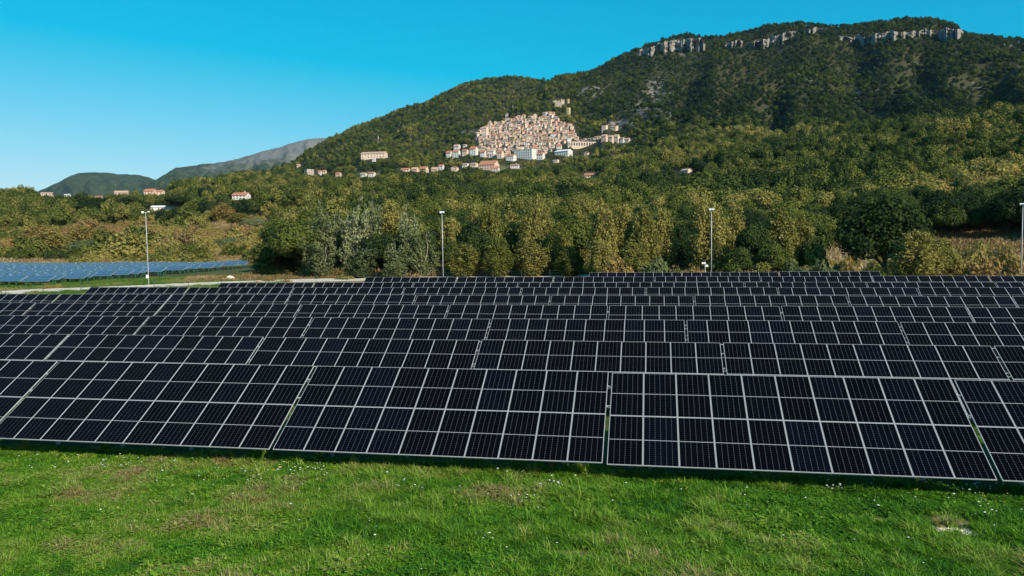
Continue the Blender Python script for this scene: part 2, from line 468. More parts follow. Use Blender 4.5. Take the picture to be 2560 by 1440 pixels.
def strip(pts, widths, lift, m, name):
    pts = [np.array(p, float) for p in pts]
    dense, wd = [], []
    for i in range(len(pts) - 1):
        for k in range(12):
            t = k / 12; dense.append(pts[i] * (1 - t) + pts[i + 1] * t); wd.append(widths[i] * (1 - t) + widths[i + 1] * t)
    V, F = [], []
    K = 5
    rr = random.Random(5)
    for i, p in enumerate(dense):
        a = dense[min(i + 1, len(dense) - 1)] - dense[max(i - 1, 0)]; a /= np.hypot(*a)
        nn = np.array([-a[1], a[0]])
        j1, j2 = rr.uniform(-0.3, 0.3), rr.uniform(-0.3, 0.3)
        for k in range(K):
            u = -0.5 + k / (K - 1)
            q = p + nn * (u * wd[i] + (j1 if k == 0 else j2 if k == K - 1 else 0))
            V.append((q[0], q[1], ground_z(q[0], q[1]) + lift))
    for i in range(len(dense) - 1):
        for k in range(K - 1):
            q = i * K + k; F.append((q, q + 1, q + K + 1, q + K))
    o = link(name, np_mesh(name, np.array(V), np.array(F), m))
    return tag(o, kind='structure')
n = NT('gravel'); P = n.pos()
g = n.mix(n.noise(P, 9, 5), (0.56, 0.48, 0.39), (0.74, 0.66, 0.55))
g = n.mix(n.maprange(n.noise(P, 0.5, 4), 0.5, 0.7), g, (0.46, 0.40, 0.28))
n.bsdf(g, 0.95, 0, 0.1, n.bump(n.noise(P, 30, 3), 0.5, 0.03))
m_gravel = n.mat
road_px = [(-250, 741), (0, 734), (100, 727), (230, 723), (450, 713), (560, 708.5), (720, 703), (900, 699), (1150, 694.5), (1384, 690), (1560, 686)]
road_w = [hit(*p)[:2] for p in road_px]
strip(road_w, [8] * 11, 0.05, m_gravel, 'gravel_road')

# ------------------------------------------------------------------ solar field
W, L, TILT, GAP = 1.05, 4.0827, R(31.3866), 0.1225
PITCH_X = 10 * W + GAP
ROWS = [(-22.544, 22.304, -6.600), (-28.825, 33.761, -4.472), (-40.621, 41.713, -4.351), (-55.759, 49.666, -4.242), (-60.558, 57.686, -4.165),
        (-64.096, 65.499, -4.042), (-55.179, 73.581, -4.046), (-42.045, 81.322, -3.875), (-17.696, 89.714, -3.759)]
# cell glass: half-cut cells in six columns, white bus gaps, a white bar across the middle
def cell_material(name, base, hi, line):
    n = NT(name)
    s = n.n('ShaderNodeSeparateXYZ', {0: n.obj()})
    x, y = s.outputs[0], s.outputs[1]
    cw, ch = 0.1665, 0.0822
    fx = n.math('ABSOLUTE', n.math('SUBTRACT', n.math('FRACT', n.math('ADD', n.math('DIVIDE', x, cw), 0.0)), 0.5))       # .5 at a column gap
    fy = n.math('ABSOLUTE', n.math('SUBTRACT', n.math('FRACT', n.math('DIVIDE', n.math('ADD', y, -0.008), ch)), 0.5))
    lx = n.maprange(fx, 0.5 - 0.0035 / cw, 0.5 - 0.0020 / cw)
    ly = n.maprange(fy, 0.5 - 0.0018 / ch, 0.5 - 0.0008 / ch)
    dia = n.maprange(n.math('ADD', n.math('MULTIPLY', n.math('SUBTRACT', 0.5, fx), cw), n.math('MULTIPLY', n.math('SUBTRACT', 0.5, fy), ch)), 0.010, 0.007)
    mid = n.maprange(n.math('ABSOLUTE', y), 0.0105, 0.0085)
    edge = n.math('MAXIMUM', n.maprange(n.math('ABSOLUTE', x), 0.5035, 0.5050), n.maprange(n.math('ABSOLUTE', y), 0.9950, 0.9970))
    rnd = n.math('POWER', n.n('ShaderNodeObjectInfo').outputs['Random'], 2.2)
    cell = n.mix(rnd, base, hi)
    cell = n.mix(n.noise(n.obj(), 1.2, 2), cell, [a * 1.5 for a in base])
    # fine busbars inside each cell, only faintly paler than the cell
    bb = n.math('ABSOLUTE', n.math('SUBTRACT', n.math('FRACT', n.math('DIVIDE', x, cw / 9)), 0.5))
    cell = n.mix(n.math('MULTIPLY', n.maprange(bb, 0.44, 0.48), 0.012), cell, line)
    c = n.mix(n.math('MULTIPLY', ly, 0.05), cell, line)
    c = n.mix(n.math('MULTIPLY', lx, 0.12), c, line)
    c = n.mix(n.math('MULTIPLY', dia, 0.22), c, line)
    c = n.mix(n.math('MAXIMUM', n.math('MULTIPLY', mid, 0.55), n.math('MULTIPLY', edge, 0.45)), c, line)
    d = n.noise(n.pos(), 1.5, 5)
    rough = n.maprange(d, 0.3, 0.7, 0.10, 0.22)
    n.bsdf(c, rough, 0, 0.022)
    return n.mat
m_cell = cell_material('cell_glass', (0.0006, 0.0007, 0.0016), (0.0018, 0.0026, 0.0080), (0.62, 0.63, 0.66))
n = NT('anodised_frame')
n.bsdf(n.mix(n.noise(n.obj(), 2.0, 4), (0.36, 0.36, 0.37), (0.48, 0.48, 0.49)), 0.45, 0.0, 0.5)
m_frame = n.mat
n = NT('galvanised_steel')
n.bsdf(n.mix(n.noise(n.obj(), 8.0, 4), (0.42, 0.43, 0.44), (0.62, 0.63, 0.64)), 0.5, 0.6, 0.5)
m_steel = n.mat
m_back = simple_mat('backsheet', (0.55, 0.55, 0.56), 0.7)

MW, MH, FT, FW = 1.042, 2.030, 0.032, 0.0105
def module_glass():
    b = MB()
    hx, hy = MW / 2 - FW + 0.002, MH / 2 - FW + 0.002
    b.box((0, 0, 0.030), (2 * hx, 2 * hy, 0.006), 0)
    return b.mesh('solar_panel', m_cell)
def module_frame():
    b = MB()
    hx, hy = MW / 2, MH / 2
    b.box((0, -hy + FW / 2, FT / 2), (MW, FW, FT)); b.box((0, hy - FW / 2, FT / 2), (MW, FW, FT))
    b.box((-hx + FW / 2, 0, FT / 2), (FW, MH - 2 * FW, FT)); b.box((hx - FW / 2, 0, FT / 2), (FW, MH - 2 * FW, FT))
    b.box((0, 0, 0.0235), (MW - 2 * FW + 0.002, MH - 2 * FW + 0.002, 0.002))
    return b.mesh('frame', m_frame)
me_glass, me_frame = module_glass(), module_frame()
def framed_mesh():
    b = MB()
    hx, hy = MW / 2, MH / 2
    b.box((0, 0, 0.030), (2 * (hx - FW + 0.002), 2 * (hy - FW + 0.002), 0.006), 0)
    b.box((0, -hy + FW / 2, FT / 2), (MW, FW, FT), 1); b.box((0, hy - FW / 2, FT / 2), (MW, FW, FT), 1)
    b.box((-hx + FW / 2, 0, FT / 2), (FW, MH - 2 * FW, FT), 1); b.box((hx - FW / 2, 0, FT / 2), (FW, MH - 2 * FW, FT), 1)
    b.box((0, 0, 0.0235), (MW - 2 * FW + 0.002, MH - 2 * FW + 0.002, 0.002), 1)
    return b.mesh('solar_panel_framed', [m_cell, m_frame])
me_framed = framed_mesh()
def purlin_mesh():
    b = MB()
    b.box((PITCH_X / 2 - GAP / 2, 0, -0.03), (PITCH_X - 0.02, 0.03, 0.056))
    return b.mesh('purlin', m_frame)
me_purlin = purlin_mesh()
q_ = MB(); q_.box((5 * W, 0, -0.03), (10 * W - 0.5, 0.05, 0.056)); me_purlin_short = q_.mesh('purlin', m_frame)
def post_mesh():
    b = MB()
    hgt = 0.65 + 0.5 * L * math.sin(TILT) - 0.22
    b.box((0, 0, hgt / 2 - 0.15), (0.09, 0.12, hgt + 0.3))
    b.box((0, 0, hgt), (0.16, 0.2, 0.02))
    return b.mesh('post', m_steel)
def rafter_mesh():
    """sloping beam under the purlins with a knee brace"""
    b = MB()
    c, s = math.cos(TILT), math.sin(TILT)
    lo, hi = 0.95, L - 0.25
    b.bar((0, lo * c, 0.65 + lo * s - 0.12), (0, hi * c, 0.65 + hi * s - 0.12), 0.06, 0.10)
    b.bar((0, L * c / 2 - 0.02, 0.62), (0, (L - 0.8) * c, 0.65 + (L - 0.8) * s - 0.16), 0.04, 0.04)
    return b.mesh('rafter', m_steel)
me_post, me_rafter = post_mesh(), rafter_mesh()
rng = random.Random(11)
rot = Matrix.Rotation(TILT, 4, 'X')
ORD = ['front', 'second', 'third', 'fourth', 'fifth', 'sixth', 'seventh', 'eighth', 'back']
NTH = ['first', 'second', 'third', 'fourth', 'fifth', 'sixth', 'seventh', 'eighth', 'ninth', 'tenth', 'eleventh', 'twelfth']
KLIM = {6: (1, 99), 7: (1, 99), 8: (1, 99), 9: (1, 3), 5: (-1, 99)}
tables = []
for r, (x0, y0, z0_) in enumerate(ROWS, 1):
    yb = y0 if r == 1 else y0 - L * math.cos(TILT)
    zb = (z0_ if r == 1 else z0_ - L * math.sin(TILT)) + CAMZ
    row = []
    for k in range(-3, 16):
        lo, hi = KLIM.get(r, (-99, 99))
        if k < lo or k > hi: continue
        xa = x0 + k * PITCH_X
        zt = zb - 0.003717 * xa
        pa = pix((xa + PITCH_X, yb, zt)); pb = pix((xa, yb, zt))
        if pa[0] < -60 or pb[0] > 2960: continue
        row.append((k, xa, zt))
    for i, (k, xa, zt) in enumerate(row):
        jz = rng.uniform(-0.025, 0.025)
        root = empty('solar_table', (xa, yb, zt + jz - 0.65), 0)
        root.rotation_euler = (0, 0.003717 + rng.uniform(-0.0012, 0.0012), 0)
        rowname = 'front' if r == 1 else 'backmost' if r == 9 else ORD[r - 1]
        tag(root, f'table of black solar panels, {NTH[i]} from the left in the {rowname} row' if r in (1, 9) else
            f'table of black solar panels, {NTH[i]} from the left in the {rowname} row back', 'solar table', 'tables of black solar panels set out in rows')
        base = Matrix.Translation((0, 0, 0.65)) @ rot
        for a in range(2):
            for q in range(10):
                mt = base @ Matrix.Translation(((q + 0.5) * W, (a + 0.5) * L / 2, 0.0)) @ Matrix.Rotation(rng.uniform(-0.002, 0.002), 4, 'X')
                g = link('solar_panel', me_glass if r <= 3 else me_framed, root, mt)
                if r <= 3: link('frame', me_frame, g)
        for sl in (0.45, 1.62, 2.45, 3.40):
            link('purlin', me_purlin if sl > 2 else me_purlin_short, root, base @ Matrix.Translation((0, sl, 0)))
        for px_ in (0.12 * 10 * W, 0.37 * 10 * W, 0.63 * 10 * W, 0.88 * 10 * W):
            link('post', me_post, root, Matrix.Translation((px_, 0.5 * L * math.cos(TILT), 0)))
            link('rafter', me_rafter, root, Matrix.Translation((px_ + 0.09, 0, 0)))
        tables.append(root)
#==TREES==
# ------------------------------------------------------------------ foliage
def foliage(name, stops, trans=0.28):
    """leaf colour follows one number per tree (0 evergreen .. 1 rust); every leaf clump varies a little"""
    n = NT(name)
    t = n.n('ShaderNodeAttribute', attribute_name='tint', attribute_type='INSTANCER').outputs['Fac']
    isl = n.n('ShaderNodeNewGeometry').outputs['Random Per Island']
    lump = n.noise(n.obj(), 0.55, 3)
    f = n.math('ADD', t, n.math('ADD', n.math('MULTIPLY', n.math('SUBTRACT', isl, 0.5), 0.14), n.math('MULTIPLY', n.math('SUBTRACT', lump, 0.5), 0.30)), clamp=True)
    c = n.ramp(f, stops)
    hs = n.n('ShaderNodeHueSaturation', {'Color': c, 'Value': n.maprange(isl, 0, 1, 0.86, 1.14)})
    c = hs.outputs[0]
    d = n.n('ShaderNodeBsdfDiffuse', {'Color': c})
    tr = n.n('ShaderNodeBsdfTranslucent', {'Color': n.mix(0.5, c, (0.16, 0.15, 0.02), 'MULTIPLY') if False else c})
    m = n.n('ShaderNodeMixShader', {0: trans, 1: d.outputs[0], 2: tr.outputs[0]})
    n.t.links.new(m.outputs[0], n.out.inputs[0])
    return n.mat
LEAF = [(0.0, (0.024, 0.042, 0.020)), (0.22, (0.060, 0.086, 0.025)), (0.42, (0.132, 0.152, 0.035)), (0.58, (0.240, 0.220, 0.066)),
        (0.76, (0.325, 0.280, 0.080)), (0.90, (0.335, 0.220, 0.085)), (1.0, (0.275, 0.185, 0.095))]
m_leaf = foliage('leaves', LEAF)
m_silver = foliage('silver_leaves', [(0.0, (0.05, 0.075, 0.034)), (0.4, (0.125, 0.150, 0.064)), (0.7, (0.235, 0.250, 0.125)), (1.0, (0.38, 0.38, 0.24))], 0.18)
n = NT('bark'); bk = n.noise(n.obj(), 5, 5)
n.bsdf(n.mix(bk, (0.07, 0.055, 0.04), (0.17, 0.14, 0.11)), 0.9, 0, 0.1); m_bark = n.mat
n = NT('pale_bark'); bk = n.noise(n.obj(), 4, 5)
n.bsdf(n.mix(n.maprange(bk, 0.4, 0.6), (0.20, 0.17, 0.13), (0.52, 0.47, 0.38)), 0.9, 0, 0.1); m_pale = n.mat

def leaf_quads(rs, P, N, size, jitter=0.6, aspect=1.5, axis=None):
    """one diamond leaf spray per point, turned roughly along N"""
    k = len(P)
    nrm = N + rs.normal(0, jitter, (k, 3)); nrm /= np.linalg.norm(nrm, axis=1)[:, None] + 1e-9
    ref = rs.normal(0, 1, (k, 3)) if axis is None else axis + rs.normal(0, 0.35, (k, 3))
    u = ref - nrm * np.sum(ref * nrm, 1)[:, None]; u /= np.linalg.norm(u, axis=1)[:, None] + 1e-9
    w = np.cross(nrm, u)
    s = size * rs.uniform(0.6, 1.35, k)[:, None]
    V = np.stack([P - u * s * aspect * 0.5, P + w * s * 0.5 + nrm * s * 0.12, P + u * s * aspect * 0.5, P - w * s * 0.5 + nrm * s * 0.12], 1).reshape(-1, 3)
    F = np.arange(4 * k).reshape(-1, 4)
    return V, F

def clusters_to_mesh(name, rs, cents, rads, per, size, mat, stretch=(1, 1, 1), aspect=1.5, axis=None, jitter=0.6, shell=0.55):
    Vs, Fs, o = [], [], 0
    mid = np.mean(cents, 0)
    for c, r in zip(cents, rads):
        k = max(6, int(per * r * r))
        d = rs.normal(0, 1, (k, 3)); d /= np.linalg.norm(d, axis=1)[:, None]
        rr = r * (shell + (1 - shell) * rs.rand(k)) * rs.choice([1, 1, 1, 1.15], k)
        P = c + d * rr[:, None] * np.array(stretch)
        N = d + 0.35 * (P - mid) / (np.linalg.norm(P - mid, axis=1)[:, None] + 1e-6) + np.array([0, 0, 0.25])
        ax = None if axis is None else np.broadcast_to(np.array(axis), P.shape) + 0.5 * (P - mid) / (np.linalg.norm(P - mid, axis=1)[:, None] + 1e-6)
        V, F = leaf_quads(rs, P, N, size, jitter, aspect, ax)
        Vs.append(V); Fs.append(F + o); o += len(V)
    return np_mesh(name, np.concatenate(Vs), np.concatenate(Fs), mat)

def limb_mesh(name, rs, cents, base_r, mat, nlimb, stems=1, spread=0.5, fork=0.3):
    """tapered stems with limbs reaching into the leaf clusters"""
    b = MB()
    H = max(c[2] for c in cents)
    order = list(range(len(cents)))
    rs.shuffle(order)
    picks = order[:nlimb]
    for s in range(stems):
        a = 2 * math.pi * s / max(1, stems) + rs.uniform(-0.4, 0.4)
        off = np.array([math.cos(a), math.sin(a), 0]) * (spread if stems > 1 else 0)
        mine = [cents[i] for q, i in enumerate(picks) if q % stems == s]
        top = np.array([off[0] * 2.2, off[1] * 2.2, H * 0.88])
        pts, rad = [], []
        K = 7
        for k in range(K):
            t = k / (K - 1)
            p = off * 0.35 * (1 - t) + top * t + np.array([rs.uniform(-1, 1), rs.uniform(-1, 1), 0]) * 0.06 * H * t * (1 - t) * 2
            p[2] = H * 0.88 * t - (0.25 if k == 0 else 0)
            pts.append(p); rad.append(base_r / math.sqrt(stems) * (1.25 - 1.12 * t ** 0.8 if k else 1.45))
        b.tube(pts, rad, 6)
        for c in mine:
            t0 = np.clip((c[2] / H) * rs.uniform(fork, fork + 0.4), 0.12, 0.8)
            i0 = t0 * (K - 1); i = int(i0); f_ = i0 - i
            st = pts[i] * (1 - f_) + pts[min(i + 1, K - 1)] * f_
            r0 = base_r / math.sqrt(stems) * 0.45 * (1.1 - t0)
            m_ = (st + c) / 2 + np.array([0, 0, 0.08 * np.linalg.norm(c - st)])
            b.tube([st, m_, c], [r0, r0 * 0.62, r0 * 0.2], 5, cap=False)
    return b.mesh(name, mat, True)

def proto_willow(seed, H=11.0, Wd=5.0, mat=None, size=0.18, per=200, pale=False, lean=0.0):
    """many upright feathery branches fanning out from the base into an egg-shaped crown"""
    rs = np.random.RandomState(seed)
    cents, rads = [], []
    ns = 17
    for s in range(ns):
        a = 2.4 * s + rs.uniform(-0.3, 0.3); rr = (s + 0.3) / ns
        tr = Wd * 0.5 * math.sqrt(rr) * rs.uniform(0.85, 1.05); hh = H * (1.0 - 0.42 * rr ** 1.3) * rs.uniform(0.86, 1.0)
        for k in range(8):
            t = 0.16 + 0.84 * k / 7
            r = tr * min(1.0, t * 1.5) ** 0.8 * (1 - 0.28 * max(0, t - 0.7) / 0.3)
            cents.append([r * math.cos(a) + lean * hh * t + rs.uniform(-.2, .2), r * math.sin(a) + rs.uniform(-.2, .2), hh * t])
            rads.append((1.02 - 0.44 * t) * rs.uniform(0.7, 1.2) * Wd / 5.0)
    cents = np.array(cents)
    crown = clusters_to_mesh('crown', rs, cents, rads, per * (5.0 / Wd) ** 0.6, size, mat or m_leaf, (1.05, 1.05, 1.4), 2.0, (0, 0, 1.3), 0.75, 0.3)
    trunk = limb_mesh('trunk', rs, list(cents), 0.20 * H / 11, m_pale if pale else m_bark, 18, 3, 0.45)
    return crown, trunk
def proto_poplar(seed, H=12.0, Wd=5.0, mat=None, lean=-0.05):
    """several plume-like stems thrown upwards, tips separate"""
    rs = np.random.RandomState(seed)
    cents, rads = [], []
    for s in range(13):
        a = rs.uniform(0, 2 * math.pi); top_r = Wd * 0.5 * rs.uniform(0.1, 1.15); hh = H * (rs.uniform(0.42, 0.92) if s else 1.0)
        for k in range(9):
            t = 0.10 + 0.90 * k / 8
            r = top_r * math.sqrt(t) * rs.uniform(0.75, 1.1)
            cents.append([r * math.cos(a) + lean * hh * t * t * 3 + rs.uniform(-.25, .25), r * math.sin(a) + rs.uniform(-.25, .25), hh * t])
            rads.append((1.02 - 0.62 * t) * rs.uniform(0.7, 1.2))
    cents = np.array(cents)
    crown = clusters_to_mesh('crown', rs, cents, rads, 190, 0.23, mat or m_silver, (1.1, 1.1, 1.5), 1.9, (-0.2, 0, 1.4), 0.7)
    trunk = limb_mesh('trunk', rs, list(cents), 0.14, m_pale, 9, 3, 0.5, 0.35)
    return crown, trunk
def proto_oak(seed, H=10.0, Wd=9.0, mat=None, size=0.28, ncl=50, per=105, base=0.28):
    rs = np.random.RandomState(seed)
    cents, rads = [], []
    for i in range(ncl):
        d = rs.normal(0, 1, 3); d /= np.linalg.norm(d); d[2] = abs(d[2]) * 1.1 - 0.32
        r = rs.uniform(0.62, 0.98) * (1 + 0.16 * math.sin(3 * math.atan2(d[1], d[0]) + seed))
        cents.append([d[0] * Wd * 0.40 * r, d[1] * Wd * 0.40 * r, H * base + (H * (1 - base)) * (0.36 + 0.52 * d[2] * r)])
        rads.append(rs.uniform(0.09, 0.185) * Wd)
    cents = np.array(cents)
    crown = clusters_to_mesh('crown', rs, cents, rads, per, size, mat or m_leaf, (1, 1, 0.85), 1.4, None, 0.55)
    trunk = limb_mesh('trunk', rs, list(cents), 0.30 * H / 10, m_bark, 16, 1, 0, 0.35)
    return crown, trunk
def proto_bush(seed, H=3.0, Wd=4.5, mat=None, size=0.22, ncl=30, per=130):
    rs = np.random.RandomState(seed)
    cents, rads = [], []
    for i in range(ncl):
        a = rs.uniform(0, 2 * math.pi); r = math.sqrt(rs.rand()) * Wd * 0.42
        zt = H * (1 - (r / (Wd * 0.5)) ** 2) * rs.uniform(0.35, 0.92)
        cents.append([r * math.cos(a), r * math.sin(a), max(0.3, zt)]); rads.append(rs.uniform(0.10, 0.18) * Wd)
    cents = np.array(cents)
    crown = clusters_to_mesh('crown', rs, cents, rads, per, size, mat or m_leaf, (1, 1, 1), 1.7, (0, 0, .6), 0.7)
    trunk = limb_mesh('stem', rs, list(cents), 0.07, m_bark, 12, 4, 0.25)
    return crown, trunk
PROTO = {
    'willow': [proto_willow(s) for s in (1, 2, 3)],
    'tallwillow': [proto_willow(s, 12, 4.2) for s in (11, 12)],
    'palewillow': [proto_willow(21, 11.5, 7.5, None, 0.18, 150, True), proto_willow(22, 11, 6.5, None, 0.18, 150, True)],
    'poplar': [proto_poplar(s) for s in (31, 32, 33)],
    'oak': [proto_oak(s) for s in (41, 42, 43)],
    'darkoak': [proto_oak(51, 11, 11, None, 0.27, 90, 100, 0.12)],
    'bigbush': [proto_oak(s, 7, 11, None, 0.22, 90, 150, 0.02) for s in (91, 92, 93)], 'biggrey': [proto_oak(s, 7, 12, m_silver, 0.22, 90, 150, 0.02) for s in (94, 95)],
    'bush': [proto_bush(s) for s in (61, 62, 63)],
    'greybush': [proto_bush(71, 3.2, 5, m_silver), proto_bush(72, 3, 4.6, m_silver)],
}
PH = {'bigbush': 6.6, 'biggrey': 6.6, 'willow': 11.4, 'tallwillow': 12.4, 'palewillow': 11.9, 'poplar': 13.0, 'oak': 9.8, 'darkoak': 10.6, 'bush': 3.2, 'greybush': 3.4}
PWD = {'bigbush': 11.2, 'biggrey': 12.2, 'willow': 5.6, 'tallwillow': 4.8, 'palewillow': 8.0, 'poplar': 6.0, 'oak': 9.2, 'darkoak': 11.2, 'bush': 5.0, 'greybush': 5.4}
BUSHY = ('bush', 'greybush', 'bigbush', 'biggrey')
def plant(kind, loc, H, Wd, tint, label, group, cat, rz=None, var=None, rnd=random):
    v = var if var is not None else rnd.randrange(len(PROTO[kind]))
    crown, trunk = PROTO[kind][v % len(PROTO[kind])]
    root = empty('shrub' if kind in BUSHY else {'willow': 'willow_tree', 'tallwillow': 'willow_tree', 'palewillow': 'willow_tree', 'poplar': 'poplar_tree'}.get(kind, 'oak_tree'), loc, rz if rz is not None else rnd.uniform(0, 6.28))
    sz, sx = H / PH[kind], Wd / PWD[kind]
    root.scale = (sx, sx, sz)
    tag(root, label, cat, group)
    c = link('crown', crown, root); c['tint'] = float(tint)
    link('stem' if kind in BUSHY else 'trunk', trunk, root)
    return root

# the belt of trees behind the solar field: (px, py of the top, depth y, px width, kind, tint, words)
BELT = [
    (672, 600, 118, 90, 'oak', 0.28, 'low dark green tree at the left end of the tree belt'),
    (712, 575, 122, 95, 'poplar', 0.20, 'dark grey-green tree leaning left of the silvery poplars'),
    (770, 535, 116, 85, 'poplar', 0.55, 'leftmost silvery poplar, its top swept to the left'),
    (838, 492, 120, 88, 'poplar', 0.50, 'silvery poplar with ragged top, second in the poplar clump'),
    (885, 478, 117, 78, 'poplar', 0.62, 'pale silvery poplar with bare white stems showing in the middle'),
    (925, 466, 121, 76, 'poplar', 0.45, 'tallest poplar of the silvery clump, spiky upright top'),
    (978, 490, 128, 92, 'willow', 0.77, 'rust-brown tree rising between the silvery poplars'),
    (1020, 497, 119, 90, 'poplar', 0.50, 'grey-green poplar right of the rust-brown tree'),
    (1060, 545, 115, 86, 'poplar', 0.40, 'lower grey-green poplar nearest the second lamp post'),
    (800, 590, 111, 90, 'poplar', 0.35, 'short grey-green poplar in front of the poplar clump'),
    (900, 600, 110, 90, 'poplar', 0.30, 'dark green poplar at the foot of the poplar clump'),
    (985, 590, 110, 95, 'poplar', 0.38, 'bushy poplar in front of the rust-brown tree'),
    (1128, 530, 122, 80, 'willow', 0.6, 'olive willow just right of the second lamp post'),
    (1190, 498, 128, 66, 'tallwillow', 0.7, 'brownish slim willow with a feathery rounded top'),
    (1228, 500, 124, 84, 'willow', 0.56, 'olive willow between the brownish slim willow and the tallest willow'),
    (1275, 512, 130, 66, 'tallwillow', 0.66, 'yellow-brown slim willow left of the tallest willow'),
    (1342, 474, 122, 122, 'palewillow', 0.54, 'tallest willow in the middle, broad round olive crown'),
    (1400, 545, 118, 78, 'willow', 0.49, 'green willow below and right of the tallest willow'),
    (1450, 516, 126, 74, 'willow', 0.7, 'brownish willow with thin crown, mid belt'),
    (1508, 482, 124, 78, 'tallwillow', 0.64, 'yellow-tipped tall willow with pointed top'),
    (1560, 500, 127, 78, 'willow', 0.6, 'olive-yellow willow right of the yellow-tipped tall one'),
    (1610, 508, 125, 84, 'willow', 0.52, 'grey-olive willow in the belt, rounded top'),
    (1655, 512, 128, 84, 'willow', 0.58, 'olive willow left of the dark gap in the belt'),
    (1702, 548, 133, 72, 'oak', 0.10, 'small dark tree in the gap left of the big yellow willow'),
    (1772, 480, 124, 140, 'palewillow', 0.68, 'big yellow willow with pale branching trunks by the third lamp post'),
    (1838, 500, 128, 76, 'willow', 0.62, 'yellow-olive willow behind the third lamp post'),
    (1880, 548, 120, 105, 'oak', 0.20, 'dark oak right of the big yellow willow'),
    (1948, 505, 123, 110, 'willow', 0.57, 'bright olive willow at the right end of the willows'),
    (1998, 522, 126, 96, 'willow', 0.54, 'olive willow on the edge of the dark clearing'),
    (2035, 590, 121, 76, 'bush', 0.52, 'rounded olive shrub beside the dark clearing'),
    (2212, 466, 118, 215, 'darkoak', 0.10, 'huge dark oak standing alone at the right'),
    (2290, 566, 106, 130, 'willow', 0.56, 'bright yellow-green willow bush in front of the dark oak'),
    (2352, 585, 112, 90, 'oak', 0.58, 'small olive tree right of the bright willow bush'),
    (1160, 602, 114, 100, 'willow', 0.54, 'short olive willow right of the second lamp post'),
    (1245, 590, 114, 90, 'willow', 0.46, 'short green willow at the front of the belt'),
    (1330, 600, 115, 100, 'willow', 0.54, 'low grey-olive willow below the tallest willow'),
    (1425, 608, 113, 80, 'willow', 0.48, 'low green willow below the brownish thin one'),
    (1500, 590, 116, 84, 'willow', 0.56, 'short olive willow below the yellow-tipped tall one'),
    (1580, 600, 115, 100, 'willow', 0.5, 'low green willow at the belt front, left of the gap'),
    (1850, 610, 114, 90, 'oak', 0.15, 'low dark oak at the foot of the third lamp post'),
    (1935, 600, 113, 100, 'oak', 0.30, 'low green oak below the bright olive willow'),
]
BUSHES = [
    (690, 655, 108, 90, 'bush', 0.42, 'green shrub at the left foot of the tree belt'),
    (770, 668, 105, 60, 'bush', 0.78, 'yellow-flowered shrub by the gravel road'),
    (1150, 640, 112, 80, 'bush', 0.45, 'bright green shrub behind the second lamp post'),
    (1300, 648, 111, 70, 'bush', 0.46, 'bright green shrub below the low grey-olive willow'),
    (1388, 662, 109, 66, 'bush', 0.90, 'rust-brown shrub at the foot of the willows'),
    (1440, 660, 110, 64, 'bush', 0.86, 'second brown shrub, right of the rust-brown one'),
    (1485, 645, 112, 74, 'bush', 0.42, 'green shrub between two brown shrubs'),
    (1540, 640, 110, 96, 'bush', 0.88, 'large russet shrub in front of the willows'),
    (1640, 632, 112, 100, 'greybush', 0.45, 'grey-green shrub left of the dry grass hollow'),
    (1695, 664, 108, 50, 'bush', 0.50, 'small bright green shrub left of the small mast'),
    (1745, 660, 110, 66, 'bush', 0.92, 'orange-brown shrub right behind the small mast'),
    (1830, 650, 108, 90, 'bush', 0.30, 'dark green shrub right of the third lamp post'),
    (1905, 655, 108, 90, 'bush', 0.55, 'olive shrub in front of the low green oak'),
    (1985, 640, 110, 90, 'greybush', 0.40, 'grey-olive shrub left of the dark clearing'),
    (2060, 640, 106, 90, 'greybush', 0.45, 'grey-olive shrub in front of the dark clearing'),
    (2120, 640, 107, 60, 'bush', 0.88, 'russet shrub at the left foot of the huge oak'),
    (2180, 655, 104, 80, 'bush', 0.35, 'dark green shrub below the huge oak'),
    (2390, 610, 118, 110, 'bush', 0.80, 'golden-brown shrub on the dry bank'),
    (2440, 590, 128, 90, 'bush', 0.78, 'tall golden shrub on the dry bank under dark trees'),
    (2500, 600, 124, 90, 'bush', 0.84, 'russet shrub beside the right-hand lamp post'),
    (2450, 640, 110, 110, 'bush', 0.90, 'broad red-brown shrub low on the dry bank'),
    (2540, 640, 108, 90, 'bush', 0.86, 'red-brown shrub at the foot of the last lamp post'),
]
trng = random.Random(3)
def stand(px, pyt, Y, wpx):
    g = at_y(px, 640, Y); x = g[0]
    gz = ground_z(x, Y)
    t = at_y(px, pyt, Y)
    D = float((np.array([x, Y, gz]) - CAM) @ CF)
    return (x, Y, gz - 0.05), max(0.8, t[2] - gz), wpx * D / FPX
for px, pyt, Y, wpx, kind, tint, words in BELT:
    Y += 15 if px < 1500 else 0          # behind the gravel road
    tint += trng.uniform(-0.07, 0.07)
    loc, H, Wd = stand(px, pyt, Y, wpx)
    plant(kind, loc, H, Wd * 1.12, tint, words, 'trees in the belt behind the panels', 'tree', rnd=trng)
for px, pyt, Y, wpx, kind, tint, words in BUSHES:
    Y += 24 if px < 1500 else 0
    loc, H, Wd = stand(px, pyt, Y, wpx)
    plant(kind, loc, H, Wd * 1.1, tint, words, 'shrubs along the tree belt', 'shrub', rnd=trng)
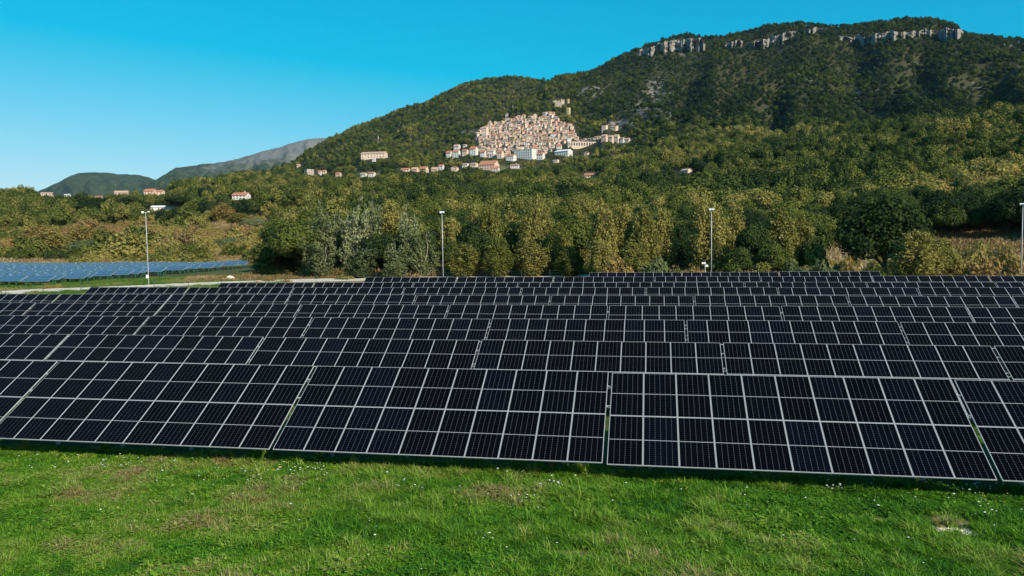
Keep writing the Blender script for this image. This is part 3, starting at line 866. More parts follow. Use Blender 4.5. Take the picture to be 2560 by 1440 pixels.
# bushes and small trees of the scrub beyond the blue field, left
SCRUB = [
    (100, 552, 330, 90, 'willow', 0.82, 'yellow poplar-like tree at the left edge, slim'),
    (128, 575, 318, 110, 'willow', 0.74, 'broad yellow-olive tree left of the scrub'),
    (205, 560, 345, 90, 'willow', 0.80, 'golden-brown tree above the grey bush dome'),
    (232, 598, 312, 140, 'biggrey', 0.35, 'large grey-green bush dome behind the blue panels'),
    (320, 585, 322, 110, 'bigbush', 0.72, 'olive-brown bush right of the grey bush dome'),
    (112, 628, 306, 90, 'bigbush', 0.15, 'dark low bush behind the blue panels, left'),
    (180, 636, 305, 80, 'bigbush', 0.40, 'low olive bush between the dark bush and the grey dome'),
    (400, 560, 340, 120, 'bigbush', 0.80, 'brown bush right of the first lamp post'),
    (470, 585, 330, 120, 'bigbush', 0.66, 'wide olive-brown bush in the scrub'),
    (30, 590, 335, 90, 'bigbush', 0.86, 'reddish bush at the far left edge'),
    (285, 565, 350, 80, 'bigbush', 0.92, 'russet bush left of the first lamp post'),
    (530, 570, 330, 100, 'bigbush', 0.84, 'russet bush at the right side of the scrub'),
    (590, 590, 300, 120, 'biggrey', 0.45, 'pale olive bush beside the tree belt'),
    (560, 505, 420, 70, 'willow', 0.84, 'yellow autumn tree below the white hillside house'),
    (600, 530, 400, 60, 'willow', 0.72, 'yellow-green tree right below the white hillside house'),
    (640, 545, 380, 80, 'biggrey', 0.5, 'grey bare-looking bush left of the belt'),
    (250, 488, 520, 100, 'oak', 0.06, 'dark evergreen cluster right of the small pink house'),
    (330, 486, 540, 80, 'oak', 0.10, 'dark round tree left of the low white shed'),
    (450, 486, 560, 70, 'oak', 0.08, 'dark tree right of the low white shed'),
]
for px, pyt, D, wpx, kind, tint, words in SCRUB:
    a = at_d(px, 600, D); gz = ground_z(a[0], a[1]); t = at_d(px, pyt, D)
    plant(kind, (a[0], a[1], gz - 0.1), max(1.5, t[2] - gz), wpx * D / FPX * 1.05, tint, words, 'trees and bushes in the scrub behind the blue field', 'bush' if kind in BUSHY else 'tree', rnd=trng)

# ------------------------------------------------------------------ woods on the slopes
def hill_crown(seed, kind=0):
    rs = np.random.RandomState(seed)
    cents, rads = [], []
    for i in range(13):
        d = rs.normal(0, 1, 3); d /= np.linalg.norm(d); d[2] = abs(d[2]) * 1.2 - 0.35
        r = rs.uniform(0.6, 1.0)
        cents.append([d[0] * 2.6 * r, d[1] * 2.6 * r, 3.9 + 2.6 * d[2] * r * (1.5 if kind else 1)]); rads.append(rs.uniform(0.9, 1.7))
    return clusters_to_mesh('hill_crown', rs, np.array(cents), rads, 40, 0.46, m_leaf, (1, 1, 0.9 if not kind else 1.3), 1.3, None, 0.5)
def far_crown(seed):
    rs = np.random.RandomState(seed)
    cents, rads = [], []
    for i in range(7):
        d = rs.normal(0, 1, 3); d /= np.linalg.norm(d); d[2] = abs(d[2]) * 1.2 - 0.3
        r = rs.uniform(0.5, 1.0)
        cents.append([d[0] * 2.4 * r, d[1] * 2.4 * r, 3.6 + 2.6 * d[2] * r]); rads.append(rs.uniform(1.1, 1.9))
    return clusters_to_mesh('far_crown', rs, np.array(cents), rads, 22, 0.68, m_leaf, (1, 1, 0.95), 1.2, None, 0.4)
def proto_collection(name, meshes):
    col = bpy.data.collections.new(name)
    for i, m in enumerate(meshes):
        o = bpy.data.objects.new(f'{name}_{i}', m); col.objects.link(o)
    return col
def scatter(name, pts, sc, rz, ty, tint, col, label=None, sz=None):
    me = bpy.data.meshes.new(name)
    me.vertices.add(len(pts)); me.vertices.foreach_set('co', np.ascontiguousarray(pts, np.float32).ravel())
    add_attr(me, 'sc', sc); add_attr(me, 'rz', rz); add_attr(me, 'tint', tint); add_attr(me, 'sz', sc if sz is None else sz)
    a = me.attributes.new('ty', 'INT', 'POINT'); a.data.foreach_set('value', np.asarray(ty, np.int32))
    o = link(name, me)
    tag(o, label, None, None, 'stuff')
    g = bpy.data.node_groups.new(name, 'GeometryNodeTree')
    g.interface.new_socket('Geometry', in_out='INPUT', socket_type='NodeSocketGeometry')
    g.interface.new_socket('Geometry', in_out='OUTPUT', socket_type='NodeSocketGeometry')
    gi, go = g.nodes.new('NodeGroupInput'), g.nodes.new('NodeGroupOutput')
    ci = g.nodes.new('GeometryNodeCollectionInfo'); ci.inputs[0].default_value = col
    ci.inputs['Separate Children'].default_value = True; ci.inputs['Reset Children'].default_value = True
    ip = g.nodes.new('GeometryNodeInstanceOnPoints'); ip.inputs['Pick Instance'].default_value = True
    def na(nm, typ):
        q = g.nodes.new('GeometryNodeInputNamedAttribute'); q.data_type = typ; q.inputs[0].default_value = nm
        return q.outputs[0]
    cr = g.nodes.new('ShaderNodeCombineXYZ'); g.links.new(na('rz', 'FLOAT'), cr.inputs[2])
    cs = g.nodes.new('ShaderNodeCombineXYZ'); s_ = na('sc', 'FLOAT')
    g.links.new(s_, cs.inputs[0]); g.links.new(s_, cs.inputs[1]); g.links.new(na('sz', 'FLOAT'), cs.inputs[2])
    g.links.new(gi.outputs[0], ip.inputs['Points']); g.links.new(ci.outputs[0], ip.inputs['Instance'])
    g.links.new(na('ty', 'INT'), ip.inputs['Instance Index']); g.links.new(cr.outputs[0], ip.inputs['Rotation']); g.links.new(cs.outputs[0], ip.inputs['Scale'])
    g.links.new(ip.outputs[0], go.inputs[0])
    md = o.modifiers.new('scatter', 'NODES'); md.node_group = g
    return o
col_hill = proto_collection('hill_crown', [hill_crown(s, s % 2) for s in range(80, 86)])
col_far = proto_collection('far_crown', [far_crown(s) for s in range(90, 96)])

rs = np.random.RandomState(5)
def sample(n_, D0, D1, p0=-260, p1=2820):
    px = rs.uniform(p0, p1, n_); D = np.sqrt(rs.uniform(D0 * D0, D1 * D1, n_))
    fi = np.interp(px, PXS, np.arange(NI)); fj = np.interp(np.log(D), LD, np.arange(NJ))
    i, j = np.clip(fi.astype(int), 0, NI - 2), np.clip(fj.astype(int), 0, NJ - 2)
    u, w_ = (fi - i)[:, None], (fj - j)[:, None]
    P = TV[i, j] * (1 - u) * (1 - w_) + TV[i + 1, j] * u * (1 - w_) + TV[i, j + 1] * (1 - u) * w_ + TV[i + 1, j + 1] * u * w_
    return px, D, P, i, j
VILLAGE = [(1110, 402), (1150, 362), (1190, 330), (1215, 300), (1262, 272), (1310, 285), (1360, 268), (1400, 258), (1428, 268), (1445, 318), (1450, 348), (1520, 338), (1580, 342), (1585, 362), (1500, 372), (1452, 378), (1400, 395), (1330, 402), (1250, 398), (1180, 392)]
def inpoly(x, y, poly):
    c = np.zeros(np.shape(x), bool); n_ = len(poly)
    for a in range(n_):
        x1, y1 = poly[a]; x2, y2 = poly[(a + 1) % n_]
        m = ((y1 > y) != (y2 > y)) & (x < (x2 - x1) * (y - y1) / (y2 - y1 + 1e-9) + x1)
        c ^= m
    return c
CLEAR = []      # (x, y, radius) kept free of woods: houses and yards
#==VILLAGE==
# ------------------------------------------------------------------ houses
def wallmat(name, a, b):
    n = NT(name); P_ = n.obj()
    f = n.noise(P_, 0.35, 5, 0.7)
    c = n.mix(f, a, b)
    c = n.mix(n.math('MULTIPLY', n.maprange(n.noise(P_, 2.5, 4), 0.5, 0.75), 0.35), c, [x * 0.62 for x in a])
    n.bsdf(c, 0.9, 0, 0.15); return n.mat
WALLS = {'cream': wallmat('cream_plaster', (0.64, 0.48, 0.36), (0.78, 0.62, 0.49)), 'pinkish': wallmat('pink_stone', (0.60, 0.40, 0.31), (0.72, 0.51, 0.41)),
         'grey': wallmat('grey_stone', (0.33, 0.29, 0.25), (0.46, 0.40, 0.34)), 'white': wallmat('white_plaster', (0.64, 0.60, 0.55), (0.76, 0.72, 0.67)),
         'ochre': wallmat('ochre_plaster', (0.56, 0.41, 0.22), (0.66, 0.50, 0.29)), 'beige': wallmat('beige_stone', (0.52, 0.40, 0.30), (0.66, 0.53, 0.41))}
def roofmat(name, a, b):
    n = NT(name); P_ = n.obj()
    s = n.n('ShaderNodeSeparateXYZ', {0: P_})
    w = n.math('SINE', n.math('MULTIPLY', s.outputs[0], 22.0))
    c = n.mix(n.noise(P_, 1.2, 5, 0.7), a, b)
    c = n.mix(n.math('MULTIPLY', n.maprange(w, -1, 1), 0.25), c, [x * 0.5 for x in a])
    n.bsdf(c, 0.85, 0, 0.15); return n.mat
ROOFS = {'red': roofmat('red_tiles', (0.38, 0.15, 0.09), (0.50, 0.24, 0.15)), 'faded': roofmat('faded_tiles', (0.44, 0.28, 0.20), (0.58, 0.40, 0.30)),
         'brown': roofmat('brown_tiles', (0.24, 0.15, 0.11), (0.36, 0.24, 0.17)), 'grey': roofmat('grey_sheet', (0.42, 0.43, 0.44), (0.55, 0.56, 0.57)), 'whiteroof': roofmat('white_sheet', (0.75, 0.75, 0.76), (0.85, 0.85, 0.86))}
m_win = simple_mat('dark_window', (0.10, 0.095, 0.095), 0.25, 0, 0.3, 2.0, 0.5)
m_shut = simple_mat('brown_shutter', (0.16, 0.09, 0.05), 0.7)

def window_boxes(w, d, h, cols, rows, side_cols, rr, skip=0.12, big=1.0):
    """(centre, size) of each opening on the front (-y) and both end walls"""
    out = []
    fh = h / max(rows, 1)
    for r_ in range(rows):
        z = fh * (r_ + 0.55)
        for c_ in range(cols):
            if rr.random() < skip: continue
            x = -w / 2 + w * (c_ + 0.5) / cols
            out.append(((x, -d / 2, z), (min(0.95 * big, w / cols * (0.36 if big == 1 else 0.62)), 0.10, min(1.35 * big, fh * 0.55))))
        for c_ in range(side_cols):
            for sx in (-1, 1):
                if rr.random() < skip + 0.1: continue
                y = -d / 2 + d * (c_ + 0.5) / side_cols
                out.append(((sx * w / 2, y, z), (0.10, min(0.95, d / side_cols * 0.34), min(1.35, fh * 0.42))))
    return out
def roof_mb(w, d, h, rh, style, over=0.45):
    b = MB(); ow, od = w / 2 + over, d / 2 + over
    if style == 'flat':
        b.box((0, 0, h + 0.12), (w + 0.3, d + 0.3, 0.24)); return b
    e = h - 0.02
    t = 0.22
    if style == 'hip':
        r_ = max(0.05, ow - od) if ow > od else 0.05
        vs = [(-ow, -od, e), (ow, -od, e), (ow, od, e), (-ow, od, e), (-r_, 0, e + rh), (r_, 0, e + rh), (-ow, -od, e + t), (ow, -od, e + t), (ow, od, e + t), (-ow, od, e + t), (-r_, 0, e + rh + t), (r_, 0, e + rh + t)]
        b.add(vs, [(6, 7, 11, 10), (8, 9, 10, 11), (7, 8, 11), (9, 6, 10), (0, 1, 7, 6), (1, 2, 8, 7), (2, 3, 9, 8), (3, 0, 6, 9), (3, 2, 1, 0)])
    elif style == 'gable':                                  # ridge along the width
        vs = [(-ow, -od, e), (ow, -od, e), (ow, od, e), (-ow, od, e), (-ow, 0, e + rh), (ow, 0, e + rh), (-ow, -od, e + t), (ow, -od, e + t), (ow, od, e + t), (-ow, od, e + t), (-ow, 0, e + rh + t), (ow, 0, e + rh + t)]
        b.add(vs, [(6, 7, 11, 10), (8, 9, 10, 11), (0, 1, 7, 6), (2, 3, 9, 8), (1, 5, 11, 7), (5, 2, 8, 11), (4, 0, 6, 10), (3, 4, 10, 9), (0, 4, 5, 1), (4, 3, 2, 5)])
    elif style == 'front':                                  # ridge towards the viewer
        vs = [(-ow, -od, e), (ow, -od, e), (ow, od, e), (-ow, od, e), (0, -od, e + rh), (0, od, e + rh), (-ow, -od, e + t), (ow, -od, e + t), (ow, od, e + t), (-ow, od, e + t), (0, -od, e + rh + t), (0, od, e + rh + t)]
        b.add(vs, [(6, 10, 11, 9), (7, 8, 11, 10), (0, 6, 9, 3), (1, 2, 8, 7), (0, 4, 10, 6), (4, 1, 7, 10), (3, 9, 11, 5), (2, 5, 11, 8), (0, 3, 5, 4), (1, 4, 5, 2)])
    else:                                                   # lean-to, falling to the front
        vs = [(-ow, -od, e), (ow, -od, e), (ow, od, e + rh), (-ow, od, e + rh), (-ow, -od, e + t), (ow, -od, e + t), (ow, od, e + rh + t), (-ow, od, e + rh + t)]
        b.add(vs, [(4, 5, 6, 7), (0, 1, 5, 4), (1, 2, 6, 5), (2, 3, 7, 6), (3, 0, 4, 7), (3, 2, 1, 0)])
    return b
def wall_mb(w, d, h, rh, style, foot):
    b = MB(); b.box((0, 0, (h - foot) / 2), (w, d, h + foot))
    hw, hd = w / 2, d / 2
    if style == 'gable':
        for s in (-1, 1): b.add([(s * hw, -hd, h), (s * hw, hd, h), (s * hw, 0, h + rh * 0.94)], [(0, 1, 2) if s > 0 else (0, 2, 1)])
    elif style == 'front':
        for s in (-1, 1): b.add([(-hw, s * hd, h), (hw, s * hd, h), (0, s * hd, h + rh * 0.94)], [(0, 2, 1) if s > 0 else (0, 1, 2)])
    elif style == 'lean':
        b.add([(-hw, -hd, h), (hw, -hd, h), (hw, hd, h), (-hw, hd, h), (hw, hd, h + rh * 0.95), (-hw, hd, h + rh * 0.95)], [(1, 2, 4), (0, 5, 3), (2, 3, 5, 4)])
    return b
hrng = random.Random(8)
LABELS_USED = set()
def house(loc, w, d, h, rh, style, wall, roof, label, group, cat='house', yaw=0.0, detail=False, cols=3, rows=2, foot=6.0, name='house', chimney=False, win=True, big=1.0):
    root = empty(name, loc, yaw)
    tag(root, label, cat, group)
    wb = wall_mb(w, d, h, rh, style, foot)
    wins = window_boxes(w, d, h, cols, rows, max(1, int(cols * d / w + 0.3)), hrng, 0.12 if big == 1 else 0.0, big) if win else []
    mats = [WALLS[wall], m_win]
    if not detail:
        for c_, s_ in wins: wb.box(c_, s_, 1)
    wl_ = wb.build('wall', mats, root)
    rf = roof_mb(w, d, h, rh, style).build('roof', ROOFS[roof], root)
    if chimney:
        q = MB(); q.box((w * 0.22, d * 0.12, h + rh * 0.75 + 0.5), (0.7, 0.7, 1.8)); q.box((w * 0.22, d * 0.12, h + rh * 0.75 + 1.45), (0.9, 0.9, 0.12)); q.build('chimney', WALLS[wall], rf)
    if detail:
        for c_, s_ in wins:
            q = MB(); q.box(c_, s_, 0); q.build('window', m_win, wl_)
    CLEAR.append((loc[0], loc[1], max(w, d) * 0.62 + (16 if 'alone in the wood' in label else 6 if group == 'houses on the slope' else 0)))
    return root
HV = []     # what the wood in front must leave in view: pixel span, base line, distance
CYAW = math.atan2(-CF[0], CF[1])
def face_yaw(loc):                       # front wall (-y) turned to the camera
    return math.atan2(-loc[0], loc[1])
def place_house(px0, px1, pyt, pyb, style, wall, roof, label, group='houses on the slope', turn=0.0, rows=2, cols=3, detail=False, depth=0.8, rfrac=0.3, D=None, **kw):
    pc = (px0 + px1) / 2
    g = hit(pc, pyb) if D is None else None
    if g is None:
        D = D or float(np.interp(pc, PXS, crestD[:, 0]))
        g = at_d(pc, pyb, D)
    Dd = float(np.hypot(g[0], g[1])); s = float((g - CAM) @ CF) / FPX
    HV.append((px0 - 3, px1 + 3, pyb - 0.12 * (pyb - pyt), Dd))
    wtot = (px1 - px0) * s; htot = (pyb - pyt) * s
    w = wtot / (abs(math.cos(turn)) + depth * abs(math.sin(turn))) * 0.97
    rh = htot * (rfrac if style != 'flat' else 0.05)
    loc = (g[0], g[1], g[2])
    # keep the base on the slope: push the centre back by half the depth
    fy = face_yaw(loc)
    loc = (loc[0] - math.sin(fy) * w * depth * 0.35, loc[1] + math.cos(fy) * w * depth * 0.35, loc[2])
    return house(loc, w, w * depth, htot - rh, rh, style, wall, roof, label, group, yaw=fy + turn, rows=rows, cols=cols, detail=detail, **kw)
T = R(28)       # most fronts look a little left of the camera so the right gable takes the sun
H_ = place_house
# left and middle distance
H_(581, 627, 481, 499, 'gable', 'white', 'red', 'white house with red roof and porch, alone on the wooded slope', turn=-T, detail=True, rows=2, cols=4, depth=0.75, rfrac=0.42, chimney=True)
H_(378, 412, 514, 526, 'lean', 'white', 'whiteroof', 'low white shed with pale metal roof, left half', turn=-0.2, rows=1, cols=4, detail=True, depth=0.5, rfrac=0.35, cat='shed', name='shed')
H_(412, 438, 517, 525, 'flat', 'white', 'whiteroof', 'lower flat annex at the right end of the white shed', turn=-0.2, rows=1, cols=2, depth=0.5, cat='shed', name='shed')
H_(361, 392, 472, 488, 'gable', 'pinkish', 'red', 'larger pink house with red roof above the white shed', turn=-T, detail=True, rows=2, cols=3, rfrac=0.4)
H_(390, 412, 475, 486, 'gable', 'cream', 'red', 'cream house touching the right side of the pink house', turn=-T, rows=1, cols=2, rfrac=0.4)
H_(288, 321, 477, 488, 'gable', 'pinkish', 'faded', 'long pink house on the skyline left of the first lamp post', turn=-0.2, rows=1, cols=4, depth=0.5, rfrac=0.45)
H_(239, 258, 490, 500, 'gable', 'cream', 'red', 'small cream house half hidden in trees on the left ridge', turn=-T, rows=1, cols=2, rfrac=0.45)
H_(207, 227, 506, 521, 'gable', 'pinkish', 'faded', 'small pink house alone below the left ridge', turn=-T, rows=2, cols=2, rfrac=0.35, detail=True)
H_(162, 177, 485, 492, 'gable', 'white', 'grey', 'tiny white house on the left skyline', turn=-T, rows=1, cols=2, rfrac=0.4)
H_(104, 132, 481, 489, 'gable', 'cream', 'faded', 'leftmost cream house on the skyline', turn=-0.2, rows=1, cols=3, rfrac=0.45)
H_(760, 785, 423, 436, 'flat', 'grey', 'grey', 'grey flat-roofed block at the left end of the hamlet', turn=0.5, rows=2, cols=4)
H_(795, 805, 426, 437, 'gable', 'white', 'red', 'narrow white house right of the grey block', turn=-T, rows=2, cols=2)
H_(806, 817, 425, 437, 'gable', 'cream', 'red', 'narrow cream house beside the narrow white one', turn=-T, rows=2, cols=2)
H_(839, 854, 431, 444, 'gable', 'pinkish', 'red', 'pink hamlet house with red roof, right of two narrow houses', turn=-T, rows=2, cols=2)
H_(902, 918, 432, 443, 'gable', 'white', 'faded', 'white hamlet house below the long villa, left one', turn=-T, rows=1, cols=2)
H_(920, 940, 430, 442, 'gable', 'white', 'red', 'white hamlet house below the long villa, right one', turn=-T, rows=2, cols=3)
H_(902, 970, 379, 396, 'gable', 'cream', 'faded', 'long cream villa with tiled roof below the radio mast', turn=-0.35, rows=2, cols=8, depth=0.35, rfrac=0.3, detail=True)
H_(930, 940, 396, 404, 'flat', 'white', 'whiteroof', 'small white box house under the long villa', turn=-T, rows=1, cols=2)
H_(742, 752, 410, 418, 'gable', 'pinkish', 'faded', 'tiny pink house at the foot of the left mountain shoulder', turn=-T, rows=1, cols=2)
H_(1002, 1026, 420, 429, 'gable', 'cream', 'red', 'low cream house with red roof right of the hamlet', turn=-0.3, rows=1, cols=3, depth=0.6, rfrac=0.45)
H_(1028, 1048, 418, 431, 'gable', 'pinkish', 'faded', 'pink farmhouse with wide faded roof, left of a pair', turn=-T, rows=2, cols=3, rfrac=0.45)
H_(1048, 1072, 416, 432, 'gable', 'cream', 'red', 'cream farmhouse with red roof, right of a pair', turn=-T, rows=2, cols=3, rfrac=0.4)
H_(1078, 1096, 418, 429, 'gable', 'beige', 'faded', 'beige cottage row right of the two farmhouses', turn=-0.3, rows=1, cols=3, rfrac=0.5)
H_(1096, 1111, 411, 425, 'gable', 'white', 'red', 'white cottage with red roof above the beige cottage row', turn=-T, rows=2, cols=2)
H_(1127, 1147, 416, 429, 'front', 'cream', 'faded', 'cream gabled house left below the red-roofed estate', turn=-T, rows=1, cols=3)
H_(1155, 1173, 408, 417, 'gable', 'white', 'faded', 'low white house between the gabled house and the estate', turn=-T, rows=1, cols=3)
H_(1175, 1196, 407, 418, 'gable', 'cream', 'faded', 'low cream house left next to the red-roofed estate', turn=-T, rows=1, cols=3)
H_(1196, 1250, 401, 424, 'gable', 'pinkish', 'red', 'big pink estate house with broad red roof below the village', turn=-0.45, rows=2, cols=6, depth=0.7, rfrac=0.5, detail=True)
H_(1226, 1250, 416, 430, 'gable', 'white', 'red', 'white wing with red roof in front of the estate house', turn=-0.3, rows=1, cols=3, rfrac=0.45)
H_(1275, 1299, 410, 421, 'gable', 'white', 'brown', 'white bungalow with brown roof below the apartment block', turn=-0.25, rows=1, cols=4, depth=0.6, rfrac=0.4, chimney=True)
H_(1382, 1398, 399, 407, 'flat', 'cream', 'faded', 'small cream box house on the field below the village', turn=-T, rows=1, cols=3)
H_(1460, 1473, 379, 389, 'front', 'cream', 'red', 'small house with red roof alone right of the village', turn=-T, rows=1, cols=2)
H_(1461, 1491, 433, 445, 'gable', 'cream', 'red', 'cream house with long red roof among trees, mid picture', turn=-0.2, rows=1, cols=4, depth=0.55, rfrac=0.48, detail=True)
H_(1703, 1729, 422, 433, 'gable', 'cream', 'faded', 'cream cottage alone in the wood right of centre', turn=-0.6, rows=1, cols=3, rfrac=0.4, detail=True)
# lower edge of the village
VG = 'houses at the lower edge of the hill village'
H_(1115, 1131, 377, 393, 'gable', 'white', 'red', 'white house with red roof, leftmost at the village foot', VG, turn=-T, rows=2, cols=3, rfrac=0.35)
H_(1131, 1152, 374, 395, 'gable', 'white', 'red', 'tall white house with red roof at the left village foot', VG, turn=-T, rows=3, cols=3, rfrac=0.3)
H_(1134, 1152, 361, 376, 'gable', 'white', 'faded', 'white house above the tall white house, left village edge', VG, turn=-T, rows=2, cols=3)
H_(1155, 1172, 373, 388, 'gable', 'cream', 'red', 'cream house between two white ones at the village foot', VG, turn=-T, rows=2, cols=3)
H_(1157, 1168, 361, 368, 'gable', 'white', 'faded', 'small white house high at the left village edge', VG, turn=-T, rows=1, cols=2)
H_(1174, 1196, 366, 388, 'gable', 'white', 'red', 'white house with bright red roof, right of the cream one', VG, turn=-T, rows=3, cols=3)
H_(1200, 1217, 376, 393, 'gable', 'white', 'red', 'white house with red roof left of the bluish house', VG, turn=-T, rows=2, cols=2)
H_(1219, 1240, 372, 394, 'gable', 'white', 'faded', 'bluish white house at the village foot', VG, turn=-T, rows=3, cols=3)
H_(1242, 1260, 376, 396, 'gable', 'cream', 'red', 'cream house left of the low white garage house', VG, turn=-T, rows=3, cols=2)
H_(1264, 1292, 386, 402, 'gable', 'white', 'red', 'low white house with red roof at the lowest village corner', VG, turn=-T, rows=1, cols=4)
H_(1284, 1342, 373, 397, 'flat', 'white', 'grey', 'long white apartment block at the village foot', VG, turn=-0.62, rows=4, cols=8, depth=0.35, detail=True, cat='apartment block', name='apartment_block')
H_(1341, 1363, 381, 399, 'gable', 'white', 'red', 'white house with red roof right of the apartment block', VG, turn=-T, rows=2, cols=3)
H_(1391, 1405, 360, 373, 'gable', 'white', 'red', 'white house with orange roof left of the arcaded building', VG, turn=-0.2, rows=2, cols=2, rfrac=0.4)
H_(1386, 1432, 374, 389, 'gable', 'white', 'whiteroof', 'pale bluish hall below the arcaded building', VG, turn=-0.6, rows=2, cols=6, depth=0.5, rfrac=0.3)
H_(1416, 1504, 354, 368, 'flat', 'beige', 'faded', 'long beige arcaded building running right from the village', VG, turn=0.25, rows=1, cols=13, depth=0.14, detail=True, big=3.0, cat='building', name='arcaded_building')
for (a, b, c_, d_, wl_, rf_, lb) in ((1503, 1520, 336, 352, 'pinkish', 'faded', 'leftmost'), (1519, 1535, 338, 355, 'beige', 'faded', 'second'), (1533, 1550, 336, 356, 'cream', 'faded', 'third and tallest'), (1549, 1562, 343, 358, 'white', 'brown', 'fourth'), (1561, 1576, 345, 357, 'beige', 'faded', 'rightmost')):
    H_(a, b, c_, d_, 'gable', wl_, rf_, f'{wl_} house, {lb} of the hamlet right of the arcaded building', 'hamlet houses right of the village', turn=-T, rows=2, cols=2)
for k_, x_ in enumerate(np.arange(1440, 1502, 9.0)):
    yb_ = 357 - (x_ - 1440) * 0.17 + hrng.uniform(-1, 1)
    H_(x_, x_ + hrng.uniform(8, 12), yb_ - hrng.uniform(6.5, 9), yb_, hrng.choice(['gable', 'lean']), ['pinkish', 'beige', 'cream', 'beige', 'pinkish', 'cream', 'pinkish'][k_ % 7], ['faded', 'brown', 'faded'][k_ % 3], f'low terrace house, {NTH[k_]} from the left behind the arcaded building', 'low houses behind the arcaded building', turn=-T, rows=2, cols=2, rfrac=0.3)
H_(1504, 1520, 313, 326, 'flat', 'cream', 'faded', 'left half of the ruined walls above the right hamlet', turn=-T, rows=1, cols=1, cat='ruin', name='ruin')
H_(1524, 1546, 313, 327, 'lean', 'beige', 'faded', 'right half of the ruined walls above the right hamlet', turn=-T, rows=1, cols=2, cat='ruin', name='ruin')

# the old village: houses packed on terraces up the hill
MAINV = [(1187, 336), (1205, 318), (1225, 310), (1252, 303), (1290, 292), (1327, 291), (1345, 293), (1361, 283), (1388, 281), (1396, 299), (1420, 311), (1438, 317), (1441, 338), (1447, 347), (1420, 352), (1392, 360), (1378, 374), (1361, 386), (1340, 392), (1290, 400), (1250, 401), (1212, 394), (1194, 374), (1200, 356), (1190, 348)]
TERR = ['topmost', 'second', 'third', 'fourth', 'fifth', 'sixth', 'seventh', 'eighth', 'ninth', 'tenth', 'eleventh', 'twelfth', 'thirteenth', 'fourteenth', 'fifteenth', 'sixteenth', 'seventeenth', 'eighteenth']
ORDN = NTH + ['thirteenth', 'fourteenth', 'fifteenth', 'sixteenth', 'seventeenth', 'eighteenth', 'nineteenth', 'twentieth', 'twenty-first', 'twenty-second', 'twenty-third', 'twenty-fourth', 'twenty-fifth', 'twenty-sixth', 'twenty-seventh', 'twenty-eighth', 'twenty-ninth', 'thirtieth']
ti = 0
for pyb in np.arange(290, 398, 7.3):
    xs = [x for x in range(1180, 1450) if inpoly(np.array(float(x)), np.array(pyb - 4.0), MAINV)]
    if not xs: continue
    x = xs[0] - 2 + hrng.uniform(0, 4); k = 0
    while x < xs[-1]:
        wpx = hrng.uniform(7.0, 14.5)
        if inpoly(np.array(x + wpx / 2), np.array(pyb - 4.0), MAINV) and hrng.random() > 0.04:
            wall = hrng.choices(['cream', 'pinkish', 'beige', 'grey', 'white', 'ochre'], [30, 26, 24, 10, 8, 5])[0]
            roof = hrng.choices(['faded', 'brown', 'red'], [58, 16, 26])[0]
            style = hrng.choices(['gable', 'front', 'lean', 'flat'], [50, 15, 25, 10])[0]
            hh = hrng.uniform(6.5, 11.5)
            yb = pyb + hrng.uniform(-2.5, 2.5)
            H_(x, x + wpx, yb - hh, yb, style, wall, roof, f'{wall} old house, {ORDN[min(k, 29)]} from left in the {TERR[ti]} terrace of the hill village', 'old houses packed in the hill village',
               turn=hrng.choice([-1, -1, -1, 1]) * hrng.uniform(0.15, 0.75), rows=hrng.choice([2, 3, 3, 4]), cols=hrng.choice([2, 3]), depth=hrng.uniform(0.7, 1.0), rfrac=hrng.uniform(0.28, 0.44))
            k += 1
        x += wpx * hrng.uniform(0.80, 0.96)
    ti += 1
# church, towers, castle ruin, masts
def ring(b, n_, r0, r1, z0, z1, mi=0):
    vs = [(math.cos(2 * math.pi * k / n_ + math.pi / n_) * r, math.sin(2 * math.pi * k / n_ + math.pi / n_) * r, z) for r, z in ((r0, z0), (r1, z1)) for k in range(n_)]
    b.add(vs, [(k, (k + 1) % n_, n_ + (k + 1) % n_, n_ + k) for k in range(n_)] + [tuple(range(n_ - 1, -1, -1)), tuple(range(n_, 2 * n_))], mi)
def tower(px, pyt, pyb, wpx, wall, label, spire, name, cat):
    g = hit(px, pyb); s = float((g - CAM) @ CF) / FPX
    w, h = wpx * s, (pyb - pyt) * s
    HV.append((px - wpx, px + wpx, pyb - 0.2 * (pyb - pyt), float(np.hypot(g[0], g[1]))))
    root = empty(name, g, face_yaw(g) - 0.5); tag(root, label, cat)
    body = h * (0.72 if spire else 0.97)
    b = MB(); b.box((0, 0, body / 2 - 3), (w, w, body + 6)); 
    if not spire:
        for sx in (-1, 1):
            for sy in (-1, 1): b.box((sx * w * 0.36, sy * w * 0.36, body + h * 0.03 - 0.01), (w * 0.28, w * 0.28, h * 0.06))
    wl_ = b.build('wall', WALLS[wall], root)
    q = MB()
    for z in ((0.62, 0.4) if spire else (0.7, 0.35)):
        q = MB(); q.box((0, -w / 2, h * z), (w * 0.3, 0.16, h * 0.10)); q.build('window', m_win, wl_)
        q = MB(); q.box((w / 2, 0, h * z), (0.16, w * 0.3, h * 0.10)); q.build('window', m_win, wl_)
    if spire:
        q = MB(); q.box((0, 0, body + 0.2), (w * 1.12, w * 1.12, 0.4)); ring(q, 4, w * 0.70, 0.05, body + 0.4, h); q.build('spire', ROOFS['faded'], root)
    CLEAR.append((g[0], g[1], w * 1.2))
tower(1225.5, 301, 325, 8, 'cream', 'bell tower with pointed spire at the left of the village', True, 'bell_tower', 'tower')
tower(1421.5, 270, 289, 7, 'ochre', 'square ochre watchtower on the slope right above the village', False, 'watchtower', 'tower')
tower(1420.5, 248, 258, 4.5, 'ochre', 'broken slim tower stump right of the castle ruin', False, 'tower_ruin', 'ruin')
tower(1267.5, 283, 295, 6, 'white', 'small white chapel tower above the upper terraces', True, 'chapel', 'chapel')
